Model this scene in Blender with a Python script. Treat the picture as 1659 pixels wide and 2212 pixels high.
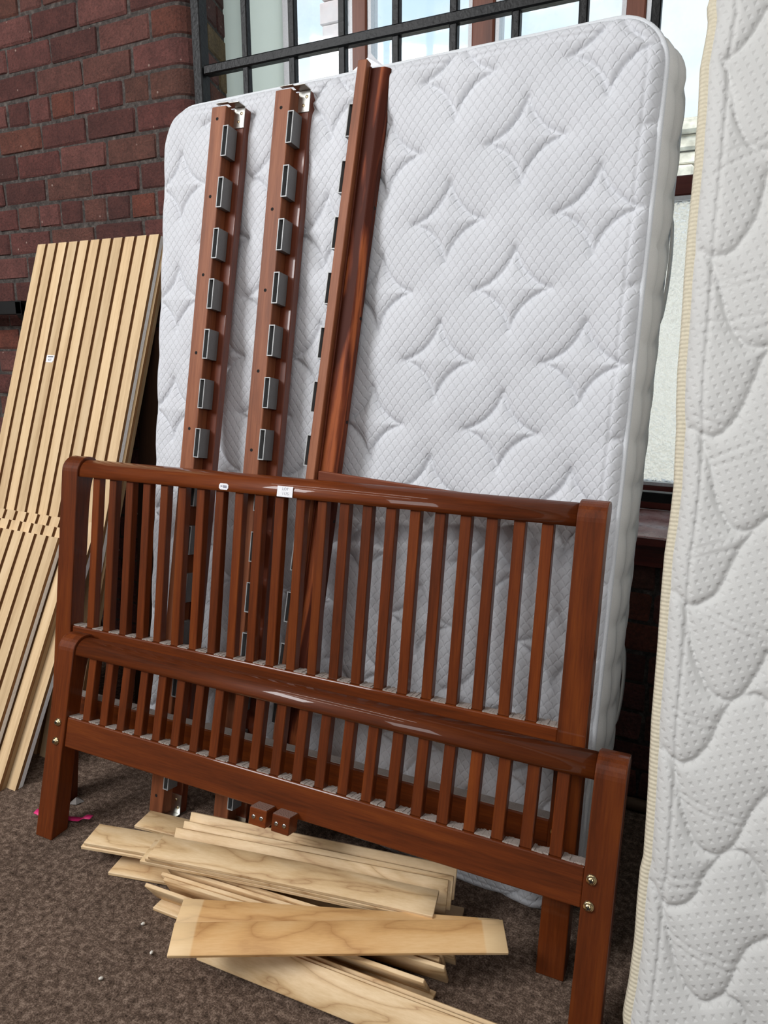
import bpy, bmesh, math, random
import numpy as np
from mathutils import Matrix, Vector

random.seed(7)
rng = np.random.default_rng(7)
for o in list(bpy.data.objects):
    bpy.data.objects.remove(o, do_unlink=True)
scene = bpy.context.scene
col = scene.collection

# ------------------------------------------------------------------ camera
cam_d = bpy.data.cameras.new('camera')
cam_d.sensor_fit = 'HORIZONTAL'
cam_d.sensor_width = 36.0
cam_d.lens = 1588.72 / 1659.0 * 36.0
cam_d.clip_start = 0.02
cam_o = bpy.data.objects.new('camera', cam_d)
col.objects.link(cam_o)
_r = Vector((0.886723873, 0.462298779, 0.000782707))
_d = Vector((0.104631903, -0.199042155, -0.974389237))
_f = Vector((-0.450303163, 0.864096094, -0.224866632))
cam_o.matrix_world = Matrix(((_r.x, -_d.x, -_f.x, 0.0), (_r.y, -_d.y, -_f.y, 0.0), (_r.z, -_d.z, -_f.z, 1.2533), (0, 0, 0, 1)))
scene.camera = cam_o

# ------------------------------------------------------------------ view, sky and room lights
vs = scene.view_settings
vs.view_transform = 'Standard'
vs.look = 'None'
vs.exposure = 0.0
vs.gamma = 1.0
vs.use_curve_mapping = False

world = bpy.data.worlds.new('sky')
scene.world = world
world.use_nodes = True
wn, wl = world.node_tree.nodes, world.node_tree.links
wn.clear()
w_tc = wn.new('ShaderNodeTexCoord')
w_map = wn.new('ShaderNodeMapping')
w_map.inputs['Scale'].default_value = (2.2, 2.2, 5.0)
w_no = wn.new('ShaderNodeTexNoise')
w_no.inputs['Scale'].default_value = 1.6
w_no.inputs['Detail'].default_value = 6
w_cr = wn.new('ShaderNodeValToRGB')
w_cr.color_ramp.elements[0].position = 0.40
w_cr.color_ramp.elements[0].color = (0.60, 0.78, 0.93, 1)
w_cr.color_ramp.elements[1].position = 0.62
w_cr.color_ramp.elements[1].color = (0.90, 0.96, 1.0, 1)
w_bg = wn.new('ShaderNodeBackground')
w_bg.inputs['Strength'].default_value = 1.25
w_out = wn.new('ShaderNodeOutputWorld')
wl.new(w_tc.outputs['Generated'], w_map.inputs['Vector'])
wl.new(w_map.outputs['Vector'], w_no.inputs['Vector'])
wl.new(w_no.outputs['Fac'], w_cr.inputs['Fac'])
wl.new(w_cr.outputs['Color'], w_bg.inputs['Color'])
wl.new(w_bg.outputs['Background'], w_out.inputs['Surface'])


def area(name, loc, target, sx, sy, power, color=(1, 1, 1)):
    d = bpy.data.lights.new(name, 'AREA')
    d.shape = 'RECTANGLE'
    d.size, d.size_y = sx, sy
    d.energy = power
    d.color = color
    o = bpy.data.objects.new(name, d)
    o.location = loc
    v = Vector(target) - Vector(loc)
    o.rotation_euler = v.to_track_quat('-Z', 'Y').to_euler()
    col.objects.link(o)
    return o


# added key and fill lights, not windows, and the ceiling strip lamps
area('added_area_light', (-3.1, -1.7, 3.1), (-0.6, 1.4, 0.4), 1.9, 1.2, 148, (0.97, 0.985, 1.0))
area('added_area_light', (1.7, -2.6, 2.7), (-1.3, 1.2, 0.6), 1.8, 1.4, 52, (0.97, 0.985, 1.0))
sun_d = bpy.data.lights.new('outdoor_fill_sun', 'SUN')  # sun added to brighten the building outside and the frosted panes
sun_d.energy = 4.0
sun_d.angle = math.radians(25)
sun_o = bpy.data.objects.new('outdoor_fill_sun', sun_d)
sun_o.rotation_euler = Vector((0.25, 0.75, -0.75)).to_track_quat('-Z', 'Y').to_euler()
col.objects.link(sun_o)
area('strip_lamp', (-1.2, 0.35, 3.35), (-1.2, 0.36, 0), 4.0, 0.07, 20, (1.0, 0.97, 0.93))
area('strip_lamp', (-1.2, -0.6, 3.35), (-1.2, -0.59, 0), 4.0, 0.07, 20, (1.0, 0.97, 0.93))


# ------------------------------------------------------------------ helpers
def tag(o, label=None, cat=None, group=None, kind=None):
    if label: o['label'] = label
    if cat: o['category'] = cat
    if group: o['group'] = group
    if kind: o['kind'] = kind
    return o


def frame_mat(x, y, lean, rot=0.0, tilt=0.0, z=0.0):
    """local X across, local Y into the wall, local Z up along a leaning face"""
    a = Vector((math.cos(rot), math.sin(rot), 0))
    b = Vector((-math.sin(rot), math.cos(rot), 0))
    u = b * math.sin(lean) + Vector((0, 0, math.cos(lean)))
    n = b * math.cos(lean) - Vector((0, 0, math.sin(lean)))
    a2 = a * math.cos(tilt) + u * math.sin(tilt)
    u2 = -a * math.sin(tilt) + u * math.cos(tilt)
    return Matrix(((a2.x, n.x, u2.x, x), (a2.y, n.y, u2.y, y), (a2.z, n.z, u2.z, z), (0, 0, 0, 1)))


def empty(name, mat=None):
    o = bpy.data.objects.new(name, None)
    o.empty_display_size = 0.05
    col.objects.link(o)
    if mat is not None:
        o.matrix_world = mat
    return o


def link(name, me, parent=None, loc=None):
    o = bpy.data.objects.new(name, me)
    col.objects.link(o)
    if parent is not None:
        o.parent = parent
    if loc is not None:
        o.location = loc
    return o


class MB:
    """collects boxes, prisms, tubes into one mesh"""
    def __init__(self):
        self.v, self.f, self.m, self.s = [], [], [], []

    def add(self, vs, fs, mi=0, smooth=False):
        b = len(self.v)
        self.v += [tuple(p) for p in vs]
        for f in fs:
            self.f.append(tuple(i + b for i in f))
            self.m.append(mi)
            self.s.append(smooth)
        return self

    def box(self, x0, x1, y0, y1, z0, z1, mi=0, mf=None):
        vs = [(x0, y0, z0), (x1, y0, z0), (x1, y1, z0), (x0, y1, z0), (x0, y0, z1), (x1, y0, z1), (x1, y1, z1), (x0, y1, z1)]
        fs = [(0, 3, 2, 1), (4, 5, 6, 7), (0, 1, 5, 4), (1, 2, 6, 5), (2, 3, 7, 6), (3, 0, 4, 7)]
        b = len(self.v)
        self.v += vs
        for k, f in enumerate(fs):
            self.f.append(tuple(i + b for i in f))
            self.m.append(mf[k] if mf else mi)
            self.s.append(False)
        return self

    def prism(self, pts, axis, lo, hi, mi=0, smooth=False):
        """closed polygon (two coordinates, cyclic order of the remaining axes) swept along an axis"""
        n = len(pts)
        def P(p, t):
            if axis == 'x': return (t, p[0], p[1])
            if axis == 'y': return (p[0], t, p[1])
            return (p[0], p[1], t)
        vs = [P(p, lo) for p in pts] + [P(p, hi) for p in pts]
        b = len(self.v)
        self.v += vs
        for i in range(n):
            j = (i + 1) % n
            self.f.append((b + i, b + j, b + n + j, b + n + i)); self.m.append(mi); self.s.append(smooth)
        self.f.append(tuple(b + i for i in range(n - 1, -1, -1))); self.m.append(mi); self.s.append(False)
        self.f.append(tuple(b + n + i for i in range(n))); self.m.append(mi); self.s.append(False)
        return self

    def tube(self, pts, r, seg=8, mi=0, closed=False, flat=1.0):
        pts = [Vector(p) for p in pts]
        n = len(pts)
        b = len(self.v)
        prev = None
        for i, p in enumerate(pts):
            if closed: t = pts[(i + 1) % n] - pts[i - 1]
            else: t = pts[min(i + 1, n - 1)] - pts[max(i - 1, 0)]
            t.normalize()
            if prev is None:
                up = Vector((0, 1, 0)) if abs(t.y) < .9 else Vector((1, 0, 0))
                nx = t.cross(up).normalized()
            else:
                nx = (prev - t * prev.dot(t)).normalized()
            prev = nx
            ny = t.cross(nx)
            rr = r[i] if isinstance(r, (list, tuple)) else r
            for k in range(seg):
                a = 2 * math.pi * k / seg
                self.v.append(tuple(p + nx * (rr * math.cos(a)) + ny * (rr * flat * math.sin(a))))
        m = n if closed else n - 1
        for i in range(m):
            j = (i + 1) % n
            for k in range(seg):
                l = (k + 1) % seg
                self.f.append((b + i * seg + k, b + i * seg + l, b + j * seg + l, b + j * seg + k)); self.m.append(mi); self.s.append(True)
        if not closed:
            self.f.append(tuple(b + k for k in range(seg - 1, -1, -1))); self.m.append(mi); self.s.append(False)
            self.f.append(tuple(b + (n - 1) * seg + k for k in range(seg))); self.m.append(mi); self.s.append(False)
        return self

    def lathe(self, prof, axis='y', center=(0, 0, 0), seg=14, mi=0):
        """profile (radius, position) revolved about an axis"""
        b = len(self.v)
        for r, t in prof:
            for k in range(seg):
                a = 2 * math.pi * k / seg
                c, s = r * math.cos(a), r * math.sin(a)
                p = (c, t, s) if axis == 'y' else ((c, s, t) if axis == 'z' else (t, c, s))
                self.v.append(tuple(p[i] + center[i] for i in range(3)))
        n = len(prof)
        for i in range(n - 1):
            for k in range(seg):
                l = (k + 1) % seg
                self.f.append((b + i * seg + k, b + i * seg + l, b + (i + 1) * seg + l, b + (i + 1) * seg + k)); self.m.append(mi); self.s.append(True)
        self.f.append(tuple(b + k for k in range(seg))); self.m.append(mi); self.s.append(False)
        self.f.append(tuple(b + (n - 1) * seg + k for k in range(seg))); self.m.append(mi); self.s.append(False)
        return self

    def mesh(self, name, mats, bevel=0.0, seg=2, angle=35):
        me = bpy.data.meshes.new(name)
        me.from_pydata(self.v, [], self.f)
        for m in (mats if isinstance(mats, (list, tuple)) else [mats]):
            me.materials.append(m)
        me.polygons.foreach_set('material_index', self.m)
        me.polygons.foreach_set('use_smooth', self.s)
        bm = bmesh.new()
        bm.from_mesh(me)
        bmesh.ops.recalc_face_normals(bm, faces=bm.faces)
        if bevel > 0:
            es = [e for e in bm.edges if len(e.link_faces) == 2 and e.calc_face_angle(0) > math.radians(angle)]
            bmesh.ops.bevel(bm, geom=es, offset=bevel, segments=seg, affect='EDGES', profile=0.5, clamp_overlap=True)
        bm.to_mesh(me)
        bm.free()
        me.update()
        return me

    def build(self, name, mats, parent=None, loc=None, bevel=0.0, seg=2):
        return link(name, self.mesh(name, mats, bevel, seg), parent, loc)


def copy_tree(o, parent=None):
    c = o.copy()
    col.objects.link(c)
    c.parent = parent
    for ch in list(o.children):
        copy_tree(ch, c)
    return c


def lettering(name, text, size, mat, parent, mtx, width=None):
    cu = bpy.data.curves.new(name, 'FONT')
    cu.body = text
    cu.size = size
    cu.align_x = 'CENTER'
    cu.align_y = 'CENTER'
    cu.extrude = 0.00012
    t = bpy.data.objects.new(name, cu)
    col.objects.link(t)
    bpy.context.view_layer.update()
    me = bpy.data.meshes.new_from_object(t.evaluated_get(bpy.context.evaluated_depsgraph_get()))
    bpy.data.objects.remove(t, do_unlink=True)
    me.materials.clear()
    me.materials.append(mat)
    me.name = name
    o = link(name, me, parent)
    o.matrix_local = mtx
    return o


# ------------------------------------------------------------------ materials
def new_mat(name):
    m = bpy.data.materials.new(name)
    m.use_nodes = True
    nt = m.node_tree
    p = nt.nodes['Principled BSDF']
    return m, nt.nodes, nt.links, p


def srgb(r, g, b):
    f = lambda c: ((c / 255 + 0.055) / 1.055) ** 2.4 if c > 10 else c / 255 / 12.92
    return (f(r), f(g), f(b), 1)


def ramp(nodes, stops):
    r = nodes.new('ShaderNodeValToRGB')
    e = r.color_ramp.elements
    while len(e) < len(stops):
        e.new(0.5)
    for k, (p, c) in enumerate(stops):
        e[k].position = p
        e[k].color = c
    return r


def plain(name, c, rough=0.6, metal=0.0, bump=0.0, bscale=200, spec=None):
    m, n, l, p = new_mat(name)
    p.inputs['Base Color'].default_value = c
    p.inputs['Roughness'].default_value = rough
    p.inputs['Metallic'].default_value = metal
    if spec is not None:
        p.inputs['Specular IOR Level'].default_value = spec
    tc = n.new('ShaderNodeTexCoord')
    no = n.new('ShaderNodeTexNoise')
    no.inputs['Scale'].default_value = bscale
    no.inputs['Detail'].default_value = 4
    l.new(tc.outputs['Object'], no.inputs['Vector'])
    mx = n.new('ShaderNodeMixRGB')
    mx.blend_type = 'MULTIPLY'
    mx.inputs['Fac'].default_value = 0.25
    mx.inputs['Color1'].default_value = c
    rp = ramp(n, [(0.3, (0.6, 0.6, 0.6, 1)), (0.7, (1.15, 1.15, 1.15, 1))])
    l.new(no.outputs['Fac'], rp.inputs['Fac'])
    l.new(rp.outputs['Color'], mx.inputs['Color2'])
    l.new(mx.outputs['Color'], p.inputs['Base Color'])
    if bump > 0:
        b = n.new('ShaderNodeBump')
        b.inputs['Strength'].default_value = bump
        b.inputs['Distance'].default_value = 0.002
        l.new(no.outputs['Fac'], b.inputs['Height'])
        l.new(b.outputs['Normal'], p.inputs['Normal'])
    return m


def wood(name, axis, dark, mid, light, rough=0.3, grain=1.0, coat=0.0, fine=260.0, spec=0.35, rpow=1.6, aniso=0.055, stops=(0.28, 0.5, 0.74), scratches=0.0, rings=0.0, vary=0.25, contrast=1.0):
    """grain runs along one object axis; object random shifts it so that alike pieces differ"""
    m, n, l, p = new_mat(name)
    tc = n.new('ShaderNodeTexCoord')
    oi = n.new('ShaderNodeObjectInfo')
    mp = n.new('ShaderNodeMapping')
    sc = [1.0, 1.0, 1.0]
    sc['xyz'.index(axis)] = aniso
    mp.inputs['Scale'].default_value = sc
    l.new(tc.outputs['Object'], mp.inputs['Vector'])
    off = n.new('ShaderNodeVectorMath')
    off.operation = 'MULTIPLY_ADD'
    cmb = n.new('ShaderNodeCombineXYZ')
    for k in range(3):
        l.new(oi.outputs['Random'], cmb.inputs[k])
    l.new(cmb.outputs['Vector'], off.inputs[0])
    off.inputs[1].default_value = (13.1, 7.7, 9.3)
    l.new(mp.outputs['Vector'], off.inputs[2])
    n1 = n.new('ShaderNodeTexNoise')
    n1.inputs['Scale'].default_value = fine
    n1.inputs['Detail'].default_value = 5
    n1.inputs['Roughness'].default_value = 0.6
    l.new(off.outputs['Vector'], n1.inputs['Vector'])
    n2 = n.new('ShaderNodeTexNoise')
    n2.inputs['Scale'].default_value = 22 * grain
    n2.inputs['Detail'].default_value = 3
    n2.inputs['Distortion'].default_value = 0.6
    l.new(off.outputs['Vector'], n2.inputs['Vector'])
    base = n2.outputs['Fac']
    if rings > 0:
        mul = n.new('ShaderNodeMath'); mul.operation = 'MULTIPLY'; mul.inputs[1].default_value = rings
        l.new(n2.outputs['Fac'], mul.inputs[0])
        fr = n.new('ShaderNodeMath'); fr.operation = 'PINGPONG'; fr.inputs[1].default_value = 1.0
        l.new(mul.outputs[0], fr.inputs[0])
        pw = n.new('ShaderNodeMath'); pw.operation = 'POWER'; pw.inputs[1].default_value = rpow
        l.new(fr.outputs[0], pw.inputs[0])
        base = pw.outputs[0]
    mixf = n.new('ShaderNodeMath'); mixf.operation = 'MULTIPLY_ADD'
    l.new(base, mixf.inputs[0]); mixf.inputs[1].default_value = 0.62 * contrast
    ad = n.new('ShaderNodeMath'); ad.operation = 'MULTIPLY_ADD'
    l.new(n1.outputs['Fac'], ad.inputs[0]); ad.inputs[1].default_value = 0.38 * contrast; ad.inputs[2].default_value = 0.5 - 0.5 * contrast
    l.new(ad.outputs[0], mixf.inputs[2])
    rp = ramp(n, [(stops[0], dark), (stops[1], mid), (stops[2], light)])
    l.new(mixf.outputs[0], rp.inputs['Fac'])
    hv = n.new('ShaderNodeHueSaturation')
    mr = n.new('ShaderNodeMapRange')
    mr.inputs['To Min'].default_value = 1 - vary
    mr.inputs['To Max'].default_value = 1 + vary
    l.new(oi.outputs['Random'], mr.inputs['Value'])
    l.new(mr.outputs['Result'], hv.inputs['Value'])
    l.new(rp.outputs['Color'], hv.inputs['Color'])
    colout = hv.outputs['Color']
    if scratches > 0:
        vz = n.new('ShaderNodeTexNoise')
        vz.inputs['Scale'].default_value = 90
        vz.inputs['Detail'].default_value = 8
        vz.inputs['Roughness'].default_value = 0.75
        l.new(tc.outputs['Object'], vz.inputs['Vector'])
        sr = ramp(n, [(0.70, (0, 0, 0, 1)), (0.74, (1, 1, 1, 1))])
        l.new(vz.outputs['Fac'], sr.inputs['Fac'])
        sm = n.new('ShaderNodeMixRGB')
        sf = n.new('ShaderNodeMath'); sf.operation = 'MULTIPLY'; sf.inputs[1].default_value = scratches
        l.new(sr.outputs['Color'], sf.inputs[0])
        l.new(sf.outputs[0], sm.inputs['Fac'])
        l.new(colout, sm.inputs['Color1'])
        sm.inputs['Color2'].default_value = srgb(200, 160, 130)
        colout = sm.outputs['Color']
    l.new(colout, p.inputs['Base Color'])
    p.inputs['Roughness'].default_value = rough
    p.inputs['Specular IOR Level'].default_value = spec
    if coat > 0:
        p.inputs['Coat Weight'].default_value = coat
        p.inputs['Coat Roughness'].default_value = 0.045
    b = n.new('ShaderNodeBump')
    b.inputs['Strength'].default_value = 0.12
    b.inputs['Distance'].default_value = 0.001
    l.new(n1.outputs['Fac'], b.inputs['Height'])
    l.new(b.outputs['Normal'], p.inputs['Normal'])
    return m


RW = (srgb(46, 19, 5), srgb(96, 42, 11), srgb(126, 63, 19))
M = {}
for ax in 'xyz':
    M['red_' + ax] = wood('red_wood_' + ax, ax, *RW, rough=0.5, spec=0.18, coat=0.45, scratches=0.2, vary=0.16, grain=1.2, contrast=0.8)
RP = (srgb(92, 48, 28), srgb(134, 77, 47), srgb(162, 102, 68))
M['rail_z'] = wood('rail_wood', 'z', *RP, rough=0.55, coat=0.0, vary=0.06, grain=1.6)
M['rail_board'] = wood('rail_board_wood', 'z', srgb(60, 25, 13), srgb(98, 44, 23), srgb(126, 62, 30), rough=0.4, coat=0.35, vary=0.05, grain=1.4)
M['rail_pine'] = wood('rail_pine', 'z', srgb(70, 30, 18), srgb(108, 52, 32), srgb(152, 82, 46), rough=0.55, spec=0.12, coat=0.0, aniso=0.09, rings=5.0, vary=0.05, grain=1.0)
M['batten'] = wood('batten_wood', 'x', srgb(70, 32, 20), srgb(112, 58, 38), srgb(140, 80, 54), rough=0.45, vary=0.05)
BI = (srgb(196, 160, 116), srgb(226, 196, 152), srgb(238, 214, 176))
M['birch'] = wood('birch_slat', 'x', srgb(168, 130, 90), srgb(210, 178, 134), srgb(226, 198, 158), rough=0.5, rpow=0.28, rings=12.0, vary=0.05, grain=0.5, contrast=1.0, aniso=0.2, stops=(0.25, 0.62, 0.85))
M['birch_b'] = wood('birch_slat_warm', 'x', srgb(180, 132, 82), srgb(214, 168, 112), srgb(226, 186, 134), rough=0.5, rpow=0.28, rings=9.0, vary=0.04, grain=0.42, contrast=1.0, aniso=0.16, stops=(0.25, 0.62, 0.85))
OK_ = (srgb(182, 150, 112), srgb(212, 182, 141), srgb(228, 202, 164))
M['oak'] = wood('oak_veneer', 'z', *OK_, rough=0.55, vary=0.10, grain=1.8, fine=420, contrast=0.9)
M['slat_side'] = plain('slat_brown_side', srgb(136, 96, 58), 0.8)
M['felt'] = plain('brown_felt', srgb(132, 92, 54), 0.95, bump=0.5, bscale=900)
M['white_edge'] = plain('white_edge', srgb(246, 245, 243), 0.5)
M['grey_edge'] = plain('grey_edge', srgb(150, 142, 128), 0.6)
M['raw_edge'] = wood('raw_edge', 'z', srgb(120, 96, 66), srgb(158, 130, 96), srgb(180, 156, 122), rough=0.7)
M['dark_board'] = wood('dark_board', 'z', srgb(26, 14, 8), srgb(46, 27, 14), srgb(64, 38, 20), rough=0.6)
M['steel'] = plain('zinc_steel', (0.62, 0.62, 0.58, 1), 0.28, 1.0, bump=0.15, bscale=120)
M['brass'] = plain('brass_screw', (0.62, 0.50, 0.30, 1), 0.25, 1.0)
M['holder'] = plain('grey_plastic', srgb(112, 112, 112), 0.42)
M['holder_in'] = plain('grey_plastic_rim', srgb(168, 170, 170), 0.4)
M['slot_dark'] = plain('dark_slot', srgb(52, 58, 64), 0.6)
M['hole'] = plain('hole_black', srgb(14, 9, 8), 0.9)
M['black_iron'] = plain('black_painted_iron', srgb(10, 10, 12), 0.45, spec=0.25, bump=0.8, bscale=90)
M['black'] = plain('black_paint', srgb(8, 8, 9), 0.5)
M['paper'] = plain('white_paper', srgb(240, 240, 244), 0.6)
M['ink'] = plain('grey_ink', srgb(150, 150, 162), 0.8)
M['ink_dark'] = plain('dark_ink', srgb(60, 60, 66), 0.8)
M['dust'] = plain('grey_dust', srgb(158, 146, 138), 1.0, bump=1.0, bscale=400)
M['dust_brown'] = plain('brown_dust', srgb(122, 92, 80), 1.0, bump=1.0, bscale=300)
M['pink'] = plain('pink_ribbon', srgb(222, 48, 120), 0.4)
M['crumb'] = plain('white_crumb', srgb(226, 222, 212), 0.8)
M['scrap'] = plain('grey_scrap', srgb(130, 124, 120), 0.8)
M['frame_red'] = wood('window_wood', 'x', srgb(60, 20, 16), srgb(88, 34, 28), srgb(104, 46, 36), rough=0.4, vary=0.05)
M['mull'] = wood('mullion_wood', 'z', srgb(86, 48, 36), srgb(120, 70, 52), srgb(140, 86, 66), rough=0.45, vary=0.04)
M['white_frame'] = plain('white_window_bead', srgb(226, 228, 232), 0.4)
M['green_board'] = plain('pale_green_board', srgb(188, 200, 194), 0.6)
_m, _n, _l, _p = new_mat('translucent_film')
_t = _n.new('ShaderNodeBsdfTranslucent'); _t.inputs['Color'].default_value = srgb(240, 244, 240)
_x = _n.new('ShaderNodeMixShader'); _x.inputs['Fac'].default_value = 0.85
_p.inputs['Base Color'].default_value = srgb(210, 218, 212); _p.inputs['Roughness'].default_value = 0.5
_o = [q for q in _n if q.type == 'OUTPUT_MATERIAL'][0]
_l.new(_p.outputs[0], _x.inputs[1]); _l.new(_t.outputs[0], _x.inputs[2]); _l.new(_x.outputs[0], _o.inputs['Surface'])
M['film'] = _m
M['pole'] = plain('old_wood_pole', srgb(92, 70, 52), 0.7)


def bleach_ends(m, length, band, color):
    """paler unlacquered ends of a slat"""
    n, l = m.node_tree.nodes, m.node_tree.links
    p = n['Principled BSDF']
    src = p.inputs['Base Color'].links[0].from_socket
    tc = n.new('ShaderNodeTexCoord'); sx = n.new('ShaderNodeSeparateXYZ')
    l.new(tc.outputs['Object'], sx.inputs[0])
    d = n.new('ShaderNodeMath'); d.operation = 'SUBTRACT'; l.new(sx.outputs['X'], d.inputs[0]); d.inputs[1].default_value = length / 2
    a = n.new('ShaderNodeMath'); a.operation = 'ABSOLUTE'; l.new(d.outputs[0], a.inputs[0])
    g = n.new('ShaderNodeMapRange'); l.new(a.outputs[0], g.inputs['Value'])
    g.inputs['From Min'].default_value = length / 2 - band - 0.004; g.inputs['From Max'].default_value = length / 2 - band
    g.inputs['To Max'].default_value = 0.45
    mx = n.new('ShaderNodeMixRGB'); l.new(g.outputs['Result'], mx.inputs['Fac']); l.new(src, mx.inputs['Color1']); mx.inputs['Color2'].default_value = color
    l.new(mx.outputs['Color'], p.inputs['Base Color'])


bleach_ends(M['birch_b'], 0.66, 0.042, srgb(236, 214, 172))


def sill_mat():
    m, n, l, p = new_mat('dusty_sheen_sill')
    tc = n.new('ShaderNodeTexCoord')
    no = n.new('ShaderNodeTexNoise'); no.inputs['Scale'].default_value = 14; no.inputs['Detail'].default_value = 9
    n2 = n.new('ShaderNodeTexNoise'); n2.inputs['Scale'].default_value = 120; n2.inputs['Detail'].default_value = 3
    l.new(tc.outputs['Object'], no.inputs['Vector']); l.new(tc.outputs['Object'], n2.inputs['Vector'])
    r = ramp(n, [(0.32, srgb(150, 86, 78)), (0.5, srgb(196, 150, 146)), (0.68, srgb(220, 200, 200))])  # dusty wood, paled further so the colour carries the window's reflection
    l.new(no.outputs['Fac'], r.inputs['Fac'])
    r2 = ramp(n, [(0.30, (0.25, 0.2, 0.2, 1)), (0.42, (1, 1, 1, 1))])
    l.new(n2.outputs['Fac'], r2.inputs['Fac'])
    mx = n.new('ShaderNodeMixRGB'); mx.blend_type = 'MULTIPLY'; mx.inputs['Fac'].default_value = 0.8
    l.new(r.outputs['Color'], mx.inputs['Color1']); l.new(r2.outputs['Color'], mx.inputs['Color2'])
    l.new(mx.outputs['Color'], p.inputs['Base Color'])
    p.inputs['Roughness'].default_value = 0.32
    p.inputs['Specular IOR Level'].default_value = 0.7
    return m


def carpet_mat():
    m, n, l, p = new_mat('brown_carpet')
    tc = n.new('ShaderNodeTexCoord')
    a = n.new('ShaderNodeTexNoise'); a.inputs['Scale'].default_value = 260; a.inputs['Detail'].default_value = 5; a.inputs['Roughness'].default_value = 0.7
    b = n.new('ShaderNodeTexNoise'); b.inputs['Scale'].default_value = 70; b.inputs['Detail'].default_value = 4
    c = n.new('ShaderNodeTexNoise'); c.inputs['Scale'].default_value = 5; c.inputs['Detail'].default_value = 3
    for k in (a, b, c): l.new(tc.outputs['Object'], k.inputs['Vector'])
    s = n.new('ShaderNodeMath'); s.operation = 'MULTIPLY_ADD'; s.inputs[1].default_value = 0.6
    l.new(a.outputs['Fac'], s.inputs[0])
    t = n.new('ShaderNodeMath'); t.operation = 'MULTIPLY'; t.inputs[1].default_value = 0.4
    l.new(b.outputs['Fac'], t.inputs[0]); l.new(t.outputs[0], s.inputs[2])
    r = ramp(n, [(0.36, srgb(54, 43, 36)), (0.5, srgb(108, 90, 78)), (0.64, srgb(168, 146, 130))])
    l.new(s.outputs[0], r.inputs['Fac'])
    r2 = ramp(n, [(0.3, (0.82, 0.82, 0.82, 1)), (0.7, (1.1, 1.1, 1.1, 1))])
    l.new(c.outputs['Fac'], r2.inputs['Fac'])
    mx = n.new('ShaderNodeMixRGB'); mx.blend_type = 'MULTIPLY'; mx.inputs['Fac'].default_value = 1
    l.new(r.outputs['Color'], mx.inputs['Color1']); l.new(r2.outputs['Color'], mx.inputs['Color2'])
    l.new(mx.outputs['Color'], p.inputs['Base Color'])
    p.inputs['Roughness'].default_value = 1.0
    p.inputs['Specular IOR Level'].default_value = 0.1
    bp = n.new('ShaderNodeBump'); bp.inputs['Strength'].default_value = 1.0; bp.inputs['Distance'].default_value = 0.006
    l.new(s.outputs[0], bp.inputs['Height']); l.new(bp.outputs['Normal'], p.inputs['Normal'])
    return m


def brick_mat(name, tan=False):
    m, n, l, p = new_mat(name)
    tc = n.new('ShaderNodeTexCoord')
    oi = n.new('ShaderNodeObjectInfo')
    geo = n.new('ShaderNodeNewGeometry')
    a = n.new('ShaderNodeTexNoise'); a.inputs['Scale'].default_value = 130; a.inputs['Detail'].default_value = 9; a.inputs['Roughness'].default_value = 0.7
    b = n.new('ShaderNodeTexNoise'); b.inputs['Scale'].default_value = 16; b.inputs['Detail'].default_value = 5
    l.new(geo.outputs['Position'], a.inputs['Vector']); l.new(geo.outputs['Position'], b.inputs['Vector'])
    if tan:
        rr = ramp(n, [(0, srgb(120, 98, 66)), (1, srgb(150, 126, 88))])
    else:
        rr = ramp(n, [(0, srgb(90, 53, 48)), (0.35, srgb(106, 61, 56)), (0.55, srgb(124, 78, 72)), (0.8, srgb(104, 68, 57)), (1, srgb(128, 69, 53))])
    l.new(oi.outputs['Random'], rr.inputs['Fac'])
    r = ramp(n, [(0.3, (0.42, 0.38, 0.38, 1)), (0.5, (0.98, 0.97, 0.97, 1)), (0.7, (1.5, 1.42, 1.36, 1))])
    l.new(a.outputs['Fac'], r.inputs['Fac'])
    mx = n.new('ShaderNodeMixRGB'); mx.blend_type = 'MULTIPLY'; mx.inputs['Fac'].default_value = 0.8
    l.new(rr.outputs['Color'], mx.inputs['Color1']); l.new(r.outputs['Color'], mx.inputs['Color2'])
    r2 = ramp(n, [(0.35, (0.7, 0.68, 0.68, 1)), (0.65, (1.12, 1.1, 1.08, 1))])
    l.new(b.outputs['Fac'], r2.inputs['Fac'])
    m2 = n.new('ShaderNodeMixRGB'); m2.blend_type = 'MULTIPLY'; m2.inputs['Fac'].default_value = 0.8
    l.new(mx.outputs['Color'], m2.inputs['Color1']); l.new(r2.outputs['Color'], m2.inputs['Color2'])
    c = n.new('ShaderNodeTexVoronoi'); c.inputs['Scale'].default_value = 17
    l.new(geo.outputs['Position'], c.inputs['Vector'])
    rs = ramp(n, [(0.045, (1, 1, 1, 1)), (0.075, (0, 0, 0, 1))])
    l.new(c.outputs['Distance'], rs.inputs['Fac'])
    ms = n.new('ShaderNodeMixRGB')
    l.new(rs.outputs['Color'], ms.inputs['Fac']); l.new(m2.outputs['Color'], ms.inputs['Color1']); ms.inputs['Color2'].default_value = srgb(176, 150, 138)
    l.new(ms.outputs['Color'], p.inputs['Base Color'])
    p.inputs['Roughness'].default_value = 0.85
    bp = n.new('ShaderNodeBump'); bp.inputs['Strength'].default_value = 1.0; bp.inputs['Distance'].default_value = 0.012
    l.new(a.outputs['Fac'], bp.inputs['Height']); l.new(bp.outputs['Normal'], p.inputs['Normal'])
    return m


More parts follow.
